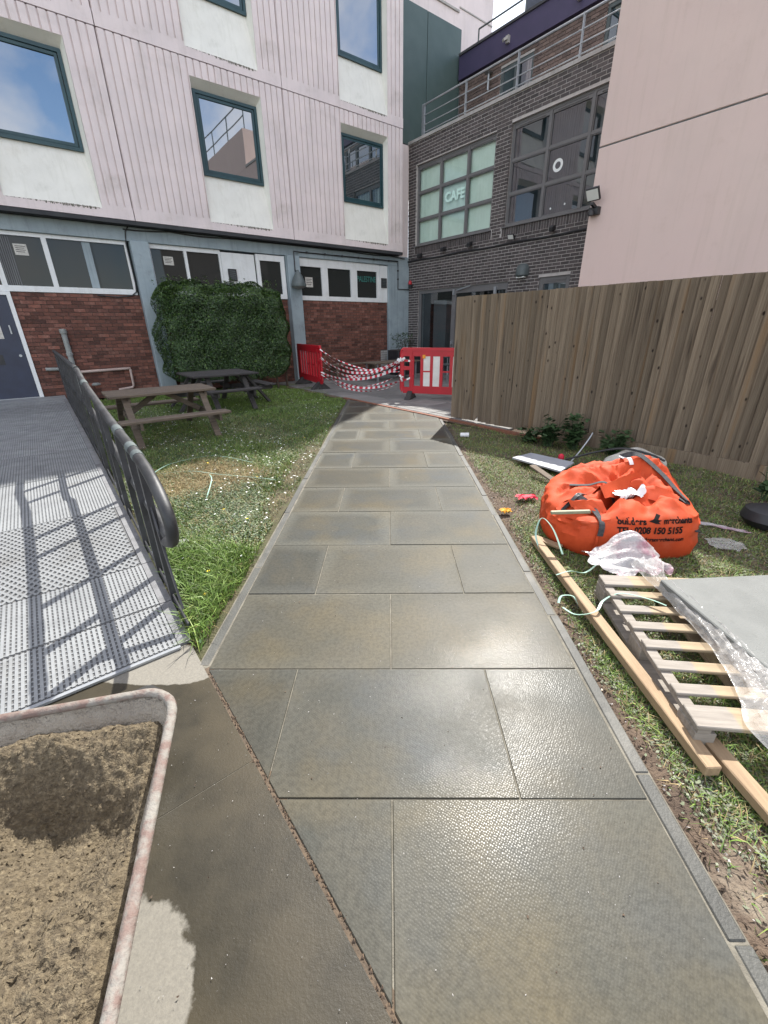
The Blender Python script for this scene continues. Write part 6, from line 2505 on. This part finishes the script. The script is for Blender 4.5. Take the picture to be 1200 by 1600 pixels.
def vnoise(x, y, s, seed=0):
    return (np.sin(x * s + seed) * np.cos(y * s * 1.3 + seed * 2) + np.sin(x * s * 2.3 + y * s * 1.7 + seed * 3) * .6 + np.sin(x * s * 4.1 - y * s * 3.3 + seed) * .35) / 1.95


ux, uy, wx, wy = UV_.x, UV_.y, WV_.x, WV_.y


def region_left(x, y):
    u, w = x * ux + y * uy, x * wx + y * wy
    le = np.where(y < 9.7, -.965, -.965 - (y - 9.7) * .5)
    return (u > np.where(w < 2.25, .27, .345 + .0075 * (w - 2))) & (w < 12.2) & (x < le) & (y > 1.42) & (u < 6.1)


def region_right(x, y):
    u = x * ux + y * uy
    return (x > .945) & (u < 5.53) & (y > .0) & (x < 4.6)


def sampler(region, box, bare, ref=2.2, power=1.6, hmul=None):
    def f(n):
        out = []
        tot = 0
        while tot < n:
            x = rng.uniform(box[0], box[1], n * 2)
            y = rng.uniform(box[2], box[3], n * 2)
            d = np.sqrt(x * x + y * y + 1.9)
            keep = region(x, y) & (rng.random(n * 2) < np.minimum(1, (ref / d) ** power)) & (rng.random(n * 2) > bare(x, y))
            x, y = x[keep], y[keep]
            d = d[keep]
            hm = np.ones_like(x) if hmul is None else hmul(x, y)
            out.append(np.stack([x, y, lz(x, y) - .004, hm], 1))
            tot += len(x)
        return np.concatenate(out)[:n]
    return f


def dead(x, y):     # the dried patch with the strapping
    return np.exp(-(((x + 1.95) / .55) ** 2 + ((y - 4.35) / .55) ** 2 + .35 * vnoise(x, y, 5, 3)) ** 2)


def bare_left(x, y):
    le = np.clip((x + 1.16) / .2, 0, 1) * (.75 + .25 * vnoise(x, y, 5, 1)) * np.clip((8 - y) / 3, .2, 1)
    near = np.exp(-(((x + 1.12) / .13) ** 2 + ((y - 4.9) / 1.6) ** 2)) * .9
    return np.clip(le + near + dead(x, y) * .62 + .25 * (vnoise(x, y, 2.3, 4) > .3), 0, .985)


def h_left(x, y):
    return .75 + .35 * vnoise(x, y, 1.7, 2) + np.where(y < 2.6, .12, 0)


blades('lawn_grass', 150000, sampler(region_left, (-9.5, -.9, 1.4, 13), bare_left, 3.0, 1.3, h_left), (.035, .085), (.004, .009), M['grass'], .8)
blades('dry_grass', 17000, sampler(region_left, (-3.0, -1.2, 3.2, 5.6), lambda x, y: 1 - dead(x, y) * .98, 9, 1), (.03, .07), (.003, .006), M['straw'], 1.3)
blades('path_edge_grass', 4200, sampler(lambda x, y: region_left(x, y) & (y < 2.7), (-2, -.9, 1.45, 2.7), lambda x, y: np.clip((x + 1.12) / .2, 0, .55), 9, 1), (.06, .15), (.004, .008), M['grass'], .9)


def bare_right(x, y):
    e = np.exp(-((x - .95) / .065) ** 2) * .95
    s1 = np.exp(-(((x - 1.08) / .16) ** 2 + ((y - 3.6) / .30) ** 2))
    s2 = np.exp(-(((x - 1.05) / .10) ** 2 + ((y - .75) / .5) ** 2)) * .55
    return np.clip(e + s1 + s2 + .35 * (vnoise(x, y, 3.1, 7) > .25), 0, .98)


blades('verge_grass', 120000, sampler(region_right, (.93, 4.7, .0, 7.2), bare_right, 2.2, 1.5), (.015, .042), (.0025, .006), M['grass'], 1.4)
blades('lawn_straw', 16000, sampler(region_left, (-5, -.9, 1.45, 8), lambda x, y: np.clip(bare_left(x, y) - .3, 0, .9), 2.6, 1.6), (.03, .08), (.002, .005), M['straw'], 1.2)
blades('verge_straw', 30000, sampler(region_right, (.93, 4.7, .0, 7.2), bare_right, 2.2, 1.5), (.02, .05), (.002, .005), M['straw'], 1.5)


def leaflets(name, n, smp, size, mt, zoff=(.004, .03), tilt=.6):
    P = smp(n)
    n = len(P)
    s = rng.uniform(size[0], size[1], n)
    a = rng.uniform(0, 2 * np.pi, n)
    d = np.stack([np.cos(a), np.sin(a), rng.normal(0, tilt * .5, n)], 1)
    e = np.stack([-np.sin(a), np.cos(a), rng.normal(0, tilt * .5, n)], 1)
    c = P[:, :3] + np.stack([np.zeros(n), np.zeros(n), rng.uniform(zoff[0], zoff[1], n)], 1)
    V = np.empty((n, 4, 3))
    V[:, 0] = c - d * s[:, None]
    V[:, 1] = c + e * s[:, None] * .62
    V[:, 2] = c + d * s[:, None]
    V[:, 3] = c - e * s[:, None] * .62
    o = bpy.data.objects.new(name, quadmesh(name, V.reshape(-1, 3), mt))
    COL.objects.link(o)
    o['kind'] = 'stuff'
    return o


leaflets('verge_weeds', 110000, sampler(region_right, (.93, 4.7, .0, 7.2), bare_right, 1.6, 1.7), (.0035, .0095), M['dusty'], (.002, .016), .4)
leaflets('lawn_clover', 80000, sampler(region_left, (-6, -.9, 1.5, 9), lambda x, y: np.clip(bare_left(x, y) + .5 * (vnoise(x, y, 1.9, 9) < .1), 0, .99), 2.6, 1.5), (.004, .010), M['clover'], (.005, .045))
leaflets('lawn_leaves', 40000, sampler(region_left, (-6, -.9, 1.5, 9), lambda x, y: np.clip(bare_left(x, y) + .5 * (vnoise(x, y, 1.4, 3) < .0), 0, .99), 2.6, 1.5), (.005, .013), M['weed'], (.01, .05))
leaflets('lawn_daisies', 950, sampler(region_left, (-7, -.9, 1.6, 12.5), lambda x, y: np.where(vnoise(x, y, 1.1, 5) > -.1, .0, .9), 6, 1), (.009, .014), M['petal'], (.05, .08), .25)
leaflets('lawn_dandelions', 12, sampler(region_left, (-4, -.9, 1.8, 7), lambda x, y: x * 0, 6, 1), (.012, .018), M['yellow'], (.05, .08), .25)
# pebbles and crumbs of soil along both edgings
def crumbs(name, n, smp, size, mt):
    P = smp(n)
    mb = MB()
    for x, y, z, _ in P:
        if name.startswith(('path_', 'concrete_')): z = 0.0005
        s = random.uniform(*size)
        q = [Vector((random.gauss(0, 1), random.gauss(0, 1), abs(random.gauss(0, .7)))).normalized() * s for _ in range(4)]
        mb.add([Vector((x, y, z + s * .3)) + v for v in q], [(0, 1, 2), (0, 2, 3), (0, 3, 1), (1, 3, 2)])
    return mb.build(name, mt, None, kind='stuff')


crumbs('soil_crumbs', 7000, sampler(lambda x, y: ((np.abs(x) > .93) & (np.abs(x) < 1.22) & (region_left(x, y) | region_right(x, y))), (-1.25, 1.25, .1, 7), lambda x, y: x * 0, 2, 1), (.003, .012), M['soil'])
crumbs('gravel_specks', 900, sampler(lambda x, y: (np.abs(x) > .93) & (np.abs(x) < 1.3) & (region_left(x, y) | region_right(x, y)), (-1.3, 1.3, .1, 7), lambda x, y: x * 0, 2, 1), (.003, .009), M['coping'])
# strands on the dried patch
strap_loop([(-2.55, 4.30, .05), (-2.2, 4.36, .07), (-1.8, 4.26, .06), (-1.38, 4.20, .04), (-1.2, 4.16, .03)], 'packing_strap', 'green strap stretched across the dried grass patch', .018)
strap_loop([(-2.60, 4.34, .04), (-2.50, 4.62, .08), (-2.1, 4.85, .10), (-1.6, 4.70, .06)], 'packing_strap', 'pale thin strap arching round the far side of the dried patch', .012)
strap_loop([(-1.95, 4.30, .05), (-1.80, 4.0, .09), (-1.72, 3.62, .02)], 'packing_strap', 'short thin strap across the near side of the dried patch', .010)

# grit, bits of soil and dry leaf on the flags and the concrete
crumbs('path_grit', 420, sampler(lambda x, y: (np.abs(x) < .86) & (y > .2), (-.86, .86, .2, 7.5), lambda x, y: x * 0, 2, 1.2), (.0012, .0035), M['coping'])
crumbs('path_dirt', 260, sampler(lambda x, y: (np.abs(x) < .86) & (y > .2), (-.86, .86, .2, 7.5), lambda x, y: np.clip(.95 - np.abs(x), 0, .9), 2, 1.2), (.0015, .005), M['soil'])
crumbs('concrete_grit', 260, sampler(lambda x, y: (x * ux + y * uy < .25) & (x * wx + y * wy < 2.0) & (x > -1.3), (-1.3, .2, .1, 1.8), lambda x, y: x * 0, 2, 1), (.001, .0025), M['paving'])
